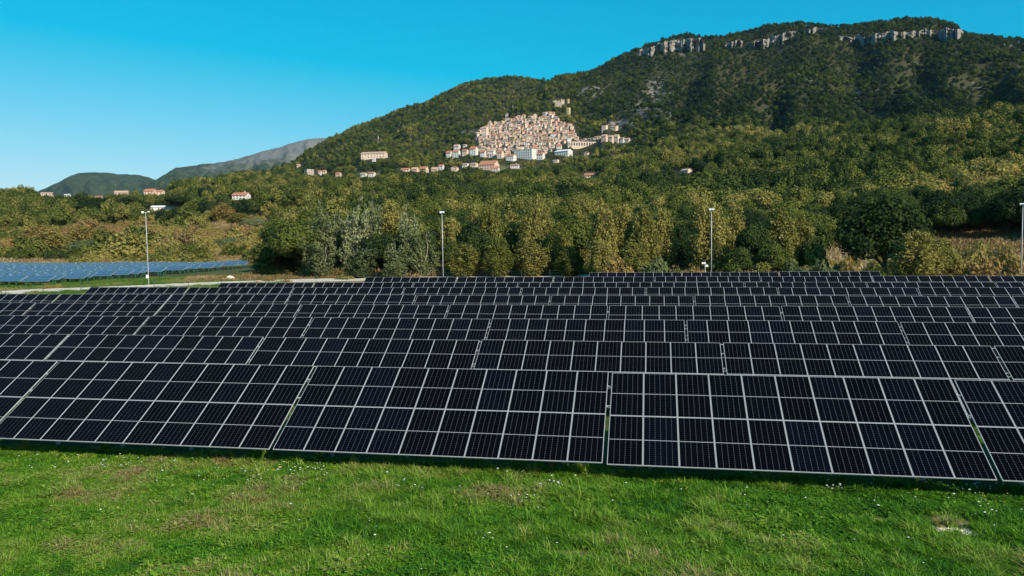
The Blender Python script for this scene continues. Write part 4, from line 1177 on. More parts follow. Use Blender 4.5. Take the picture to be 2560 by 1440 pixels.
H_(1204, 1222, 316, 344, 'gable', 'cream', 'faded', 'tall cream church beside the bell tower', 'church', turn=-T, rows=2, cols=2, rfrac=0.2, cat='church', name='church', detail=True)
H_(1238, 1254, 311, 330, 'hip', 'cream', 'faded', 'cream palazzo with hipped roof right of the bell tower', 'church', turn=-T, rows=3, cols=3, rfrac=0.2)
g = hit(1397, 267); s_ = float((g - CAM) @ CF) / FPX
root = empty('castle_ruin', g, face_yaw(g) - 0.35); tag(root, 'roofless castle ruin with jagged walls above the village', 'ruin')
w_ = 24 * s_
for name_, cx, cy, ww, dd in (('wall', 0, -w_ * 0.3, w_, 1.2), ('wall', 0, w_ * 0.3, w_, 1.2), ('wall', -w_ / 2 + 0.6, 0, 1.2, w_ * 0.58), ('wall', w_ / 2 - 0.6, 0, 1.2, w_ * 0.58)):
    b = MB(); K = 7
    for k in range(K):
        hh = s_ * (hrng.uniform(10, 15) if k not in (0, K - 1) else hrng.uniform(14, 19))
        if ww > dd: b.box((cx - ww / 2 + ww * (k + 0.5) / K, cy, hh / 2 - 2), (ww / K - 0.004, dd, hh + 4))
        else: b.box((cx, cy - dd / 2 + dd * (k + 0.5) / K, hh / 2 - 2), (ww, dd / K - 0.004, hh + 4))
    b.build(name_, WALLS['grey' if cy > 0 else 'beige'], root)
CLEAR.append((g[0], g[1], w_ * 0.6))
m_mast = simple_mat('mast_paint', (0.46, 0.47, 0.48), 0.5)
def mast(px, pyt, pyb, label, wid):
    g = hit(px, pyb); s = float((g - CAM) @ CF) / FPX; h = (pyb - pyt) * s
    root = empty('radio_mast', g); tag(root, label, 'mast', 'radio masts')
    b = MB()
    for a in range(3):
        an = 2 * math.pi * a / 3; b.tube([(math.cos(an) * wid, math.sin(an) * wid, -1), (math.cos(an) * wid * 0.5, math.sin(an) * wid * 0.5, h)], [0.10, 0.07], 5)
    nn = 9
    for k in range(nn):
        for a in range(3):
            a1, a2 = 2 * math.pi * a / 3, 2 * math.pi * (a + 1) / 3
            r1, r2 = wid * (1 - 0.5 * k / nn), wid * (1 - 0.5 * (k + 1) / nn)
            b.tube([(math.cos(a1) * r1, math.sin(a1) * r1, h * k / nn), (math.cos(a2) * r2, math.sin(a2) * r2, h * (k + 1) / nn)], [0.04, 0.04], 4)
    b.build('lattice', m_mast, root)
    q = MB(); q.tube([(0, 0, h - 2), (0, 0, h + 4)], [0.14, 0.08], 5); q.build('antenna', m_mast, root)
    for z in (0.9, 0.78):
        q = MB(); q.tube([(wid * 0.5, -wid * 0.5, h * z - 0.8), (wid * 0.5, -wid * 0.5, h * z + 0.8)], [0.7, 0.7], 8); q.build('dish', m_mast, root)
mast(946, 340, 370, 'grey lattice radio mast above the long villa', 0.7)
mast(1282, 266, 281, 'small antenna mast above the village', 0.7)

# ------------------------------------------------------------------ cliffs along the crest
n = NT('limestone'); P_ = n.pos()
mp = n.n('ShaderNodeMapping', {0: P_, 'Scale': (1.0, 1.0, 0.85)}).outputs[0]
st = n.math('ADD', n.math('MULTIPLY', n.noise(mp, 0.16, 6, 0.75), 0.6), n.math('MULTIPLY', n.noise(P_, 0.035, 5, 0.7), 0.4))
c = n.ramp(st, [(0.30, (0.06, 0.055, 0.05)), (0.42, (0.16, 0.145, 0.13)), (0.52, (0.25, 0.225, 0.20)), (0.66, (0.34, 0.305, 0.275)), (0.8, (0.42, 0.38, 0.34))])
c = n.mix(n.maprange(n.noise(P_, 0.05, 4), 0.55, 0.75), c, (0.36, 0.27, 0.20))
n.bsdf(c, 0.95, 0, 0.1, n.bump(n.noise(mp, 0.5, 5), 0.8, 1.0)); m_rock = n.mat
CLIFFS = [
    ([(1590, 128, 146), (1620, 116, 140), (1650, 106, 128), (1685, 99, 124), (1720, 96, 127), (1750, 95, 126), (1764, 104, 118)], 'largest pale cliff with streaked face, left on the crest'),
    ([(1812, 112, 118), (1835, 100, 117), (1848, 95, 116), (1858, 104, 114)], 'small pinkish cliff right of the largest cliff'),
    ([(1868, 103, 114), (1888, 101, 120), (1908, 98, 120), (1925, 92, 112)], 'dark cleft cliff in two pillars on the crest'),
    ([(1926, 88, 110), (1950, 82, 106), (1966, 82, 99), (1990, 75, 88)], 'sloping cliff band below the wooded crest, mid right'),
    ([(2005, 74, 80), (2025, 69, 82), (2042, 67, 81), (2058, 70, 80)], 'white cliff block jutting from the crest'),
    ([(2088, 86, 92), (2110, 86, 98), (2126, 92, 108), (2150, 88, 109), (2185, 86, 108), (2200, 80, 102), (2230, 77, 98), (2270, 77, 93), (2300, 73, 90), (2335, 69, 84)], 'long low cliff band under the right summit'),
    ([(2342, 74, 92), (2360, 68, 96), (2385, 68, 96), (2404, 72, 93), (2411, 80, 88)], 'pale cliff head at the right end of the summit'),
]
crs = np.random.RandomState(77)
CLIFFP = []
for ci_, (pts, label) in enumerate(CLIFFS):
    pts = np.array(pts, float)
    nx = int((pts[-1, 0] - pts[0, 0]) / 1.1) + 2; ny = 20
    xs = np.linspace(pts[0, 0], pts[-1, 0], nx)
    V = np.zeros((nx, ny + 5, 3))
    top = np.interp(xs, pts[:, 0], pts[:, 1]) + (fbm(xs / 9, xs * 0 + ci_, 4) - 0.5) * 15 + 2
    bot = np.interp(xs, pts[:, 0], pts[:, 2]) + (fbm(xs / 11, xs * 0 + 9 + ci_, 4) - 0.5) * 22 + 3
    for i in range(nx):
        hb = hit(xs[i], bot[i]); cD = float(np.interp(xs[i], PXS, crestD[:, 0])); Db = min(np.hypot(hb[0], hb[1]), cD) if hb is not None else cD
        base = Db - 1
        for j in range(ny):
            t = j / (ny - 1)
            py_ = bot[i] * (1 - t) + top[i] * t
            rel = (fbm(np.array(xs[i] / 26.0 + ci_ * 3.1), np.array(t * 1.6 + ci_ * 7.7), 5) - 0.5) * 40 + (fbm(np.array(xs[i] / 5.0 + 2.5 * t), np.array(t * 4.0 + ci_), 3) - 0.5) * 9 - 4.0 * math.floor(t * 3.2 + 2 * fbm(np.array(xs[i] / 12.0), np.array(1.0 * ci_), 2)) / 3
            V[i, j] = at_d(xs[i], py_, base + rel + t * 9)
        tp = V[i, ny - 1]
        dirh = np.array([tp[0], tp[1], 0]) / np.hypot(tp[0], tp[1])
        for j in range(5):
            V[i, ny + j] = tp + dirh * (8 + 10 * j) + np.array([0, 0, -1.0 * j * j * 1.2 + 0.6])
    nyy = ny + 5
    F = np.array([(i * nyy + j, (i + 1) * nyy + j, (i + 1) * nyy + j + 1, i * nyy + j + 1) for i in range(nx - 1) for j in range(nyy - 1)])
    o = link('rock_cliff', np_mesh('rock_cliff', V.reshape(-1, 3), F, m_rock))
    tag(o, label, 'cliff', 'limestone cliffs along the mountain crest')
    CLIFFP.append([(x, y) for x, y in zip(xs, top - 1)] + [(x, y) for x, y in zip(xs[::-1], bot[::-1] + 1)])

# ------------------------------------------------------------------ far mountains, left
n = NT('far_slope'); P_ = n.pos()
a1_ = n.math('ADD', n.math('MULTIPLY', n.noise(P_, 0.012, 6, 0.75), 0.5), n.math('MULTIPLY', n.noise(P_, 0.055, 4, 0.8), 0.5))
c = n.mix(n.maprange(a1_, 0.38, 0.62), (0.018, 0.034, 0.020), (0.075, 0.095, 0.045))
rf_ = n.attr('rock')
c = n.mix(n.maprange(n.math('ADD', rf_, n.math('MULTIPLY', n.math('SUBTRACT', n.noise(P_, 0.008, 6, 0.75), 0.5), 1.3)), 0.35, 0.75), c, n.mix(n.noise(P_, 0.02, 5, 0.7), (0.10, 0.10, 0.09), (0.25, 0.24, 0.22)))
n.bsdf(c, 0.95, 0, 0.05, n.bump(n.noise(P_, 0.03, 6), 1.0, 14.0)); m_far = n.mat
def far_range(name, D0, D1, prof_, rockf, seed):
    xs = np.arange(prof_[0][0], prof_[-1][0] + 1, 3.0); K = 46
    ridge = np.interp(xs, [p[0] for p in prof_], [p[1] for p in prof_])
    ridge = ridge + (fbm(xs / 22, xs * 0 + seed, 4) - 0.5) * 5
    V = np.zeros((len(xs), K, 3)); rk_ = np.zeros((len(xs), K))
    for j in range(K):
        t = j / (K - 1)
        if t <= 0.8:
            q = t / 0.8; D = D0 + (D1 - D0) * q
            py_ = 560 + (ridge - 560) * q ** 0.75
            P3 = at_d(xs, py_, np.full(len(xs), D))
            rel = (1 - abs(2 * fbm(xs / 60 + q * 0.8, np.full(len(xs), q * 2.5 + seed), 4) - 1) * 2) * 55 * math.sin(math.pi * min(q, 1)) 
            P3[:, 2] += rel
        else:
            q = (t - 0.8) / 0.2; P3 = at_d(xs, ridge, np.full(len(xs), D1)); dr = P3[:, :2] / np.hypot(P3[:, 0], P3[:, 1])[:, None]
            P3[:, :2] += dr * q * (D1 - D0); P3[:, 2] -= q * q * P3[:, 2] * 0.9
            q = 1
        V[:, j] = P3; rk_[:, j] = rockf(xs, q if t <= 0.8 else 0.9)
    F = np.array([(i * K + j, (i + 1) * K + j, (i + 1) * K + j + 1, i * K + j + 1) for i in range(len(xs) - 1) for j in range(K - 1)])
    me = np_mesh(name, V.reshape(-1, 3), F, m_far); add_attr(me, 'rock', rk_.ravel())
    me.polygons.foreach_set('use_smooth', [True] * len(me.polygons))
    return tag(link(name, me), kind='structure')
far_range('mountain_ridge', 4200, 5600, [(-700, 470), (-300, 490), (60, 500), (100, 476), (140, 458), (180, 437), (205, 431), (240, 430), (265, 433), (300, 436), (345, 437), (370, 442), (395, 452), (440, 470), (520, 500)], lambda x, q: np.full(len(x), 0.0), 1)
far_range('mountain_range', 3000, 4400, [(330, 500), (385, 452), (405, 438), (440, 418), (480, 415), (520, 409), (560, 405), (600, 395), (640, 382), (680, 373), (720, 360), (750, 352), (790, 345), (820, 344), (870, 350), (1000, 380), (1100, 420)],
          lambda x, q: np.clip((x - 430) / 300, 0, 1) * np.clip((q - 0.45) / 0.4, 0, 1) * 0.75 + 0.24, 4)
#==WOODS==
# ------------------------------------------------------------------ woods (needs the clearings)
CL = np.array(CLEAR)
def cleared(P):
    m = np.zeros(len(P), bool)
    for x, y, r_ in CL:
        dx, dy = P[:, 0] - x, P[:, 1] - y
        d = math.hypot(x, y); ux, uy = x / d, y / d
        al = dx * ux + dy * uy; ac = np.abs(dx * uy - dy * ux)
        m |= (al < r_ + 1.5) & (al > -(r_ + (5 if d > 900 else 16 + d * 0.012))) & (ac < r_ + 1.0)      # also the strip in front, or the wood would hide the house
    return m
CLB = [ (min(q[0] for q in p), max(q[0] for q in p), p) for p in CLIFFP]
def keep_mask(px, D, P, i, j):
    qx, qy = pix(P + np.array([0, 0, 3.5]))
    k = ~cleared(P)
    k &= ~(inpoly(qx, qy - 6, MAINV) & (D > 900) & (rs.rand(len(P)) > 0.07))
    k &= rs.rand(len(P)) > np.clip(rock[i, j] * 0.75, 0, 0.48)
    k &= rs.rand(len(P)) > np.clip(fld[i, j] * 1.0, 0, 0.62)
    for a, b, p in CLB:
        k &= ~(inpoly(qx, qy, p) & (D < 1900) & (rs.rand(len(P)) > 0.3))
    k &= D < np.interp(px, PXS, crestD[:, 0]) + 45
    return k
def fit_view(P, D, px, sc, hgt=8.0):
    """trees standing in front of a house stay low enough (or are left out) to keep it in view"""
    bx, by = pix(P); ok = np.ones(len(P), bool)
    s = ((P - CAM) @ CF) / FPX
    rad = 3.6 * sc / s
    for a, b, base, Dh in HV:
        m = (bx > a - rad * 0.8) & (bx < b + rad * 0.8) & (D < Dh)
        lim = np.maximum((by - base) * s / hgt, 0.0)
        sc = np.where(m, np.minimum(sc, lim), sc)
    ok = sc > 0.28
    return sc, ok
def regional_tint(px, D, P):
    w1 = fbm(P[:, 0] / 60, P[:, 1] / 60, 3) - 0.5
    w2 = fbm(P[:, 0] / 17 + 40, P[:, 1] / 17, 2) - 0.5
    big = fbm(P[:, 0] / 240 + 9, P[:, 1] / 240, 3) - 0.5
    mount = np.clip((px - 1330) / 160, 0, 1) * np.clip((D - np.interp(px, [1300, 1500, 1700, 1900, 2100, 2300, 2600], [1330, 1080, 900, 800, 760, 720, 680])) / 60, 0, 1)
    shoulder = np.clip((D - 820) / 120, 0, 1) * (1 - mount)
    t = 0.36 + 0 * D
    t = t * (1 - shoulder) + 0.33 * shoulder
    t = t * (1 - mount) + 0.13 * mount
    warm = np.clip((px - 2150) / 300, 0, 1) * (1 - mount) * np.clip((700 - D) / 200, 0, 1)
    return t + w1 * (0.62 - 0.3 * mount - 0.2 * shoulder) + w2 * 0.36 + big * 0.30 + 0.06 * warm + rs.normal(0, 0.10, len(D)) * (1 - 0.3 * mount)
# 1. near slope, trees one can tell apart: the nearest as objects, the rest as one wood
px, D, P, i, j = sample(7600, 205, 720)
scrubzone = (px < 690) & (D < 445)
belt_gap = (px > 2040) & (D < 178)
k = keep_mask(px, D, P, i, j) & ~scrubzone & ~belt_gap & ~((px < 700) & (D < 300))
# the dark clearing with dry grass on the right stays open
px, D, P, i, j = px[k], D[k], P[k], i[k], j[k]
sc = rs.uniform(0.8, 1.55, len(D)) * (0.75 + 0.5 * fbm(P[:, 0] / 30, P[:, 1] / 30, 2))
sc, ok = fit_view(P, D, px, sc)
px, D, P, i, j, sc = px[ok], D[ok], P[ok], i[ok], j[ok], sc[ok]
tint = regional_tint(px, D, P)
qx, qy = pix(P + np.array([0, 0, 7.0]))
front = np.interp(px, [-300, 650, 720, 900, 1100, 1700, 1760, 2040, 2060, 2600], [1e4, 1e4, 590, 545, 560, 560, 560, 560, 1e4, 1e4])
vis = (qy < front) & (qx > 5) & (qx < 2555)
order = np.argsort(np.where(vis, D, 1e9))[:225]
sel = np.zeros(len(D), bool); sel[order] = True
LAND = [(605, 490, 'white red-roofed house'), (408, 520, 'white shed'), (217, 514, 'lone pink house'), (935, 388, 'long villa'), (1476, 440, 'long red roof'), (1716, 428, 'lone cream cottage'),
        (1104, 530, 'second lamp post'), (1780, 520, 'third lamp post'), (2212, 470, 'huge dark oak'), (2556, 510, 'last lamp post'), (1342, 480, 'tallest willow'), (1948, 510, 'bright olive willow'), (1225, 415, 'red-roofed estate'), (860, 470, 'silvery poplars')]
def tint_word(t): return 'dark evergreen' if t < 0.2 else 'deep green' if t < 0.38 else 'mid green' if t < 0.5 else 'olive' if t < 0.64 else 'yellow-olive' if t < 0.8 else 'rust-tinged'
cand = []
for q in np.where(sel)[0]:
    x_, y_ = float(qx[q]), float(qy[q])
    L_ = min(LAND, key=lambda l: (l[0] - x_) ** 2 + 2.2 * (l[1] - y_) ** 2)
    dx, dy = x_ - L_[0], y_ - L_[1]
    side = ('right of' if dx > 0 else 'left of') if abs(dx) > 1.2 * abs(dy) else ('above' if dy < 0 else 'below')
    cand.append((f'{tint_word(tint[q])} tree', f'{side} the {L_[2]}', math.hypot(dx, dy), q))
from collections import defaultdict
grp = defaultdict(list)
for a, b, d_, q in cand: grp[(a, b)].append((d_, q))
hill_meshes = [o.data for o in col_hill.objects]
for (a, b), lst in grp.items():
    lst.sort()
    for r_, (d_, q) in enumerate(lst):
        sfx = '' if len(lst) == 1 else (', nearest to it' if r_ == 0 else f', {ORDN[min(r_, 22)]} one out')
        root = empty('broadleaf_tree', tuple(P[q] + np.array([0, 0, -0.2])), rs.uniform(0, 6.28))
        s_ = float(sc[q]); root.scale = (s_ * rs.uniform(0.9, 1.15), s_ * rs.uniform(0.9, 1.15), s_ * rs.uniform(0.85, 1.2))
        tag(root, f'{a} on the wooded slope {b}{sfx}', 'tree', 'trees on the near wooded slope')
        if D[q] < 330:
            crown, trunk = PROTO['oak'][int(rs.randint(3))]
            c = link('crown', crown, root); c.scale = (0.82, 0.82, 0.84); c['tint'] = float(tint[q]); t_ = link('trunk', trunk, root); t_.scale = (0.82, 0.82, 0.84)
        else:
            c = link('crown', hill_meshes[int(rs.randint(6))], root); c['tint'] = float(tint[q])
            t_ = link('trunk', PROTO['oak'][0][1], root); t_.scale = (0.6, 0.6, 0.55)
r2 = ~sel
scatter('hillside_wood', P[r2] - np.array([0, 0, 0.2]), sc[r2], rs.uniform(0, 6.28, r2.sum()), rs.randint(0, 6, r2.sum()), tint[r2], col_hill, 'mixed autumn wood covering the slope between the tree belt and the village', sc[r2] * rs.uniform(0.8, 1.25, r2.sum()))
# 2. the mountain
px, D, P, i, j = sample(44000, 700, 2150, -200, 2760)
k = keep_mask(px, D, P, i, j)
px, D, P, i, j = px[k], D[k], P[k], i[k], j[k]
tint = regional_tint(px, D, P)
sc = rs.uniform(0.62, 1.42, len(D)) * (0.8 + 0.4 * fbm(P[:, 0] / 40, P[:, 1] / 40, 2))
sc, ok = fit_view(P, D, px, sc)
px, D, P, sc, tint = px[ok], D[ok], P[ok], sc[ok], tint[ok]
scatter('mountain_forest', P - np.array([0, 0, 0.4]), sc, rs.uniform(0, 6.28, len(D)), rs.randint(0, 6, len(D)), tint, col_far, 'dense dark forest covering the mountain side', sc * rs.uniform(0.8, 1.3, len(D)))
# 3. scrub: low brown and olive bushes on the open ground to the left and on the dry bank to the right
col_scrub = proto_collection('scrub_clump', [p_[0] for p_ in PROTO['bush']])
px, D, P, i, j = sample(5200, 196, 470, -300, 720)
k = (~cleared(P)) & ((P[:, 1] > 178) | (px > 640)) & (rs.rand(len(px)) > 0.30)
tn = 0.60 + 0.60 * (fbm(P[:, 0] / 26, P[:, 1] / 26, 3) - 0.5) * 2 + rs.normal(0, 0.1, len(px)) - np.clip((D - 400) / 70, 0, 1) * 0.2
cl_ = fbm(P[:, 0] / 16 + 7, P[:, 1] / 16, 3)
k &= cl_ > np.where(D < 330, 0.53, 0.45)
s1 = rs.uniform(0.7, 1.7, len(px)) * (0.2 + 2.0 * np.clip(cl_ - 0.3, 0, 0.6))
k2 = rs.rand(len(px)) < 0.10; s1 = np.where(k2, s1 * 1.9, s1)
scatter('scrubland', P[k], s1[k], rs.uniform(0, 6.28, k.sum()), rs.randint(0, 3, k.sum()), tn[k], col_scrub, 'brown and olive scrub on the open ground behind the blue panels', s1[k] * 0.9)
px, D, P, i, j = sample(1500, 118, 215, 640, 2820)
k = (P[:, 1] > 104) & (rs.rand(len(px)) > 0.25) & ~((px > 2030) & (px < 2120) & (D > 150)) & ~((px > 2320) & (D > 165))
k &= (P[:, 1] > np.interp(px, [640, 1300, 1520, 1560, 2000, 2700], [129, 133, 136, 120, 108, 104]))
tn = 0.58 + 0.8 * (fbm(P[:, 0] / 9, P[:, 1] / 9, 3) - 0.5) + rs.normal(0, 0.1, len(px)) + 0.2 * (px > 2250)
s1 = rs.uniform(0.3, 0.85, len(px))
scatter('undergrowth', P[k], s1[k], rs.uniform(0, 6.28, k.sum()), rs.randint(0, 3, k.sum()), tn[k], col_scrub, 'low undergrowth of green and russet brambles under the tree belt', s1[k] * 0.8)
# a second line of trees deep inside the belt so no daylight shows between the trunks
col_oak = proto_collection('oak_crown', [p_[0] for p_ in PROTO['oak']])
px, D, P, i, j = sample(360, 140, 208, 690, 2035)
tn = 0.24 + rs.normal(0, 0.14, len(px))  # dark tint puts shade into the leaf colour, so belt gaps read dark
s1 = rs.uniform(0.7, 1.1, len(px))
scatter('inner_wood', P, s1, rs.uniform(0, 6.28, len(px)), rs.randint(0, 3, len(px)), tn, col_oak, 'dense trees in the depth of the belt', s1 * 1.1)
px, D, P, i, j = sample(120, 190, 232, 2040, 2820)
tn = 0.16 + rs.normal(0, 0.12, len(px)); s1 = rs.uniform(0.8, 1.25, len(px))  # leaf colour darkened to stand in for the shadow above the bank
scatter('dark_wood', P, s1, rs.uniform(0, 6.28, len(px)), rs.randint(0, 3, len(px)), tn, col_oak, 'dark trees on the edge of the dry bank at the right', s1 * 1.05)
#==SMALL==
# ------------------------------------------------------------------ the older blue solar field, left
n = NT('blue_cells')
s = n.n('ShaderNodeSeparateXYZ', {0: n.obj()})
gx = n.math('ABSOLUTE', n.math('SUBTRACT', n.math('FRACT', n.math('DIVIDE', s.outputs[0], 1.0)), 0.5))
gy = n.math('ABSOLUTE', n.math('SUBTRACT', n.math('FRACT', n.math('DIVIDE', s.outputs[1], 1.2)), 0.5))
ln = n.math('MAXIMUM', n.maprange(gx, 0.47, 0.485), n.maprange(gy, 0.475, 0.487))
c = n.mix(n.n('ShaderNodeObjectInfo').outputs['Random'], (0.046, 0.100, 0.170), (0.056, 0.116, 0.190))  # blue cell colour with the sky's reflection painted into it
c = n.mix(n.math('MULTIPLY', n.noise(n.obj(), 1.5, 4), 0.3), c, (0.035, 0.08, 0.15))
c = n.mix(n.math('MULTIPLY', ln, 0.30), c, (0.45, 0.52, 0.60))
n.bsdf(c, 0.25, 0, 0.35); m_blue = n.mat
m_green = simple_mat('green_mesh', (0.03, 0.13, 0.075), 0.7)
m_bframe = simple_mat('grey_blue_frame', (0.26, 0.33, 0.40), 0.4)
BW, BL, BT = 5.0, 1.9, R(24)
def blue_meshes():
    g = MB(); g.box((0, 0, 0.02), (BW - 0.06, BL - 0.06, 0.03))
    f = MB()
    f.box((0, -BL / 2 + 0.015, 0.02), (BW, 0.03, 0.05)); f.box((0, BL / 2 - 0.015, 0.02), (BW, 0.03, 0.05))
    f.box((-BW / 2 + 0.03, 0, 0.02), (0.06, BL - 0.06, 0.05)); f.box((BW / 2 - 0.03, 0, 0.02), (0.06, BL - 0.06, 0.05))
    p = MB()
    p.box((0, -0.7, 0.15), (0.09, 0.09, 1.3)); p.box((0, 0.8, 0.45), (0.09, 0.09, 1.9))
    p.bar((0, -0.7, 0.6), (0, 0.8, 1.25), 0.06)
    return g.mesh('panel_field', m_blue), f.mesh('frame', m_bframe), p.mesh('trestle', m_green)
mg, mf, mp_ = blue_meshes()
rb = random.Random(4)
brow = 0
for yy in np.arange(104.0, 168.0, 3.7):
    xr = None
    for x in np.arange(-40.0, -230.0, -0.5):
        q = pix((x, yy, ground_z(x, yy)))
        if q[0] <= min(632, 205 + (711 - q[1]) * 10.5): xr = x; break
    if xr is None: continue
    col_ = []
    x = xr - BW / 2 - rb.uniform(0, 2.5)
    while True:
        q = pix((x, yy, ground_z(x, yy) + 1))
        if q[0] < -70: break
        col_.append(x); x -= BW + 0.10
    for k, x in enumerate(reversed(col_)):
        gz = ground_z(x, yy)
        root = empty('blue_solar_table', (x, yy, gz + 0.75)); root.rotation_euler = (0, rb.uniform(-0.01, 0.01), 0)
        tag(root, f'blue solar table, {ORDN[min(k, 22)]} from left in row {["one", "two", "three", "four", "five", "six", "seven", "eight", "nine", "ten", "eleven", "twelve", "thirteen", "fourteen", "fifteen", "sixteen", "seventeen", "eighteen", "nineteen"][brow]} of the far field', 'solar table', 'blue solar tables in the far field')
        m = Matrix.Translation((0, 0, 0.5)) @ Matrix.Rotation(BT + rb.uniform(-0.02, 0.02), 4, 'X')
        link('panel_field', mg, root, m); link('frame', mf, root, m); [link('trestle', mp_, root, Matrix.Translation((q, 0, -0.35))) for q in (-1.7, 1.7)]
    brow += 1

# ------------------------------------------------------------------ lamp posts, small mast, fences
m_post = simple_mat('post_paint', (0.50, 0.52, 0.52), 0.45, 0.2)
m_lamp = simple_mat('lamp_housing', (0.78, 0.78, 0.78), 0.4)
m_dark = simple_mat('dark_metal', (0.06, 0.075, 0.07), 0.5)
def lamp_post(px_b, px_t, py_t, Y, label, heads, box=False):
    b = at_y(px_b, 690, Y); gz = ground_z(b[0], Y)
    t = at_y(px_t, py_t, Y); H = t[2] - gz
    root = empty('lamp_post', (b[0], Y, gz), math.atan2(-b[0], Y)); tag(root, label, 'lamp post', 'lamp posts along the fence')
    lean_ = (t[0] - b[0]) * 0.3
    p = MB(); p.tube([(0, 0, -0.3), (0, 0, H * 0.5), (lean_, 0, H)], [0.072, 0.054, 0.036], 10); p.build('pole', m_post, root, True)
    q = MB(); q.box((0, 0, 0.06), (0.5, 0.5, 0.12)); q.build('base', m_gravel, root)
    if box:
        q = MB(); q.box((-0.16, -0.02, H * 0.13), (0.34, 0.2, 0.5)); q.build('switch_box', m_lamp, root)
    a = MB(); a.bar((lean_ - 0.42, 0, H - 0.1), (lean_ + 0.42, 0, H - 0.1), 0.05); a.build('crossarm', m_post, root)
    for sx, dip in heads:
        h = MB()
        x = lean_ + sx * 0.42
        h.add([(x - 0.16, -0.30, H - 0.05 + dip), (x + 0.16, -0.30, H - 0.05 + dip), (x + 0.18, 0.12, H + 0.12), (x - 0.18, 0.12, H + 0.12),
               (x - 0.13, -0.26, H - 0.20 + dip), (x + 0.13, -0.26, H - 0.20 + dip), (x + 0.14, 0.08, H - 0.06), (x - 0.14, 0.08, H - 0.06)],
              [(0, 1, 2, 3), (7, 6, 5, 4), (0, 4, 5, 1), (1, 5, 6, 2), (2, 6, 7, 3), (3, 7, 4, 0)])
        hd_ = h.build('floodlight', m_lamp, root)
        g_ = MB(); g_.add([(x - 0.11, -0.27, H - 0.205 + dip), (x + 0.11, -0.27, H - 0.205 + dip), (x + 0.12, 0.05, H - 0.08), (x - 0.12, 0.05, H - 0.08)], [(3, 2, 1, 0)]); g_.build('lens', m_win, hd_)
    return root
lamp_post(371, 363.5, 530, 106, 'leftmost tall lamp post, twin floodlights, by the blue field', [(-1, 0.0), (1, 0.16)], True)
lamp_post(1108, 1104.5, 530, 113, 'tall lamp post right of the silvery poplars', [(-0.4, 0.0), (0.5, 0.05)])
lamp_post(1778.3, 1779.5, 523, 113, 'tall lamp post in front of the big yellow willow', [(-0.4, 0.0), (0.5, 0.05)])
lamp_post(2553, 2557, 510, 106, 'tall lamp post at the right edge by the dry bank', [(-0.4, 0.05), (0.5, 0.0)])
b_ = at_y(1763, 690, 105); gz = ground_z(b_[0], 105); H = at_y(1763, 653, 105)[2] - gz
root = empty('sensor_mast', (b_[0], 105, gz)); tag(root, 'short mast with two white boxes left of the third lamp post', 'mast')
q = MB(); q.tube([(0, 0, -0.2), (0, 0, H - 0.2)], [0.05, 0.045], 8); q.build('pole', m_post, root)
q = MB(); q.box((-0.2, -0.05, H - 0.25), (0.5, 0.25, 0.22)); q.build('camera', m_lamp, root)
q = MB(); q.box((0.18, -0.05, H - 0.62), (0.42, 0.22, 0.26)); q.build('box', m_lamp, root)
q = MB(); q.tube([(0, 0, H - 0.25), (0, 0, H + 0.25)], [0.02, 0.02], 5); q.build('antenna', m_post, root)

def fence(pts, gap, h, label, wires=(0.35, 0.8, 1.2), net=None, nm='wire_fence'):
    pts = [np.array(p, float) for p in pts]
    seg = [np.hypot(*(pts[i + 1] - pts[i])) for i in range(len(pts) - 1)]; tot = sum(seg)
    N_ = int(tot / gap)
    pos = []
    for k in range(N_ + 1):
        d_ = tot * k / N_; i = 0
        while i < len(seg) - 1 and d_ > seg[i]: d_ -= seg[i]; i += 1
        p = pts[i] + (pts[i + 1] - pts[i]) * (d_ / seg[i]); pos.append(Vector((p[0], p[1], ground_z(p[0], p[1]))))
    root = empty(nm, pos[0]); tag(root, label, 'fence')
    o0 = pos[0]
    pm = MB(); pm.tube([(0, 0, -0.2), (0, 0, h)], [0.035, 0.035], 6); pme = pm.mesh('post', m_dark)
    for p in pos: link('post', pme, root, Matrix.Translation(p - o0))
    w_ = MB()
    for z in wires:
        for a, b in zip(pos[:-1], pos[1:]): w_.tube([a - o0 + Vector((0, 0, z)), b - o0 + Vector((0, 0, z))], [0.008, 0.008], 4, cap=False)
    w_.build('wire', m_dark, root)
    if net:
        q = MB()
        for a, b in zip(pos[:-1], pos[1:]): q.bar(a - o0 + Vector((0, 0.05, net / 2 + 0.05)), b - o0 + Vector((0, 0.05, net / 2 + 0.05)), 0.02, net, up=(0, 0, 1))
        q.build('netting', m_green, root)
off = []
for i, p in enumerate(road_w):
    a = road_w[min(i + 1, len(road_w) - 1)] - road_w[max(i - 1, 0)]; a = a / np.hypot(*a); off.append(p + np.array([a[1], -a[0]]) * 5.0)
fence(off, 4.6, 1.5, 'low dark wire fence along the near side of the gravel road')
fence([hit(x, y)[:2] for x, y in ((1560, 692), (2000, 690), (2240, 687), (2560, 690), (2800, 694))], 4.2, 1.5, 'low dark wire fence behind the right half of the panel rows', nm='wire_fence')
fence([hit(x, y)[:2] for x, y in ((436, 697), (478, 696))], 3.0, 1.5, 'short green netting fence below the blue panels', net=1.1, nm='netting_fence')
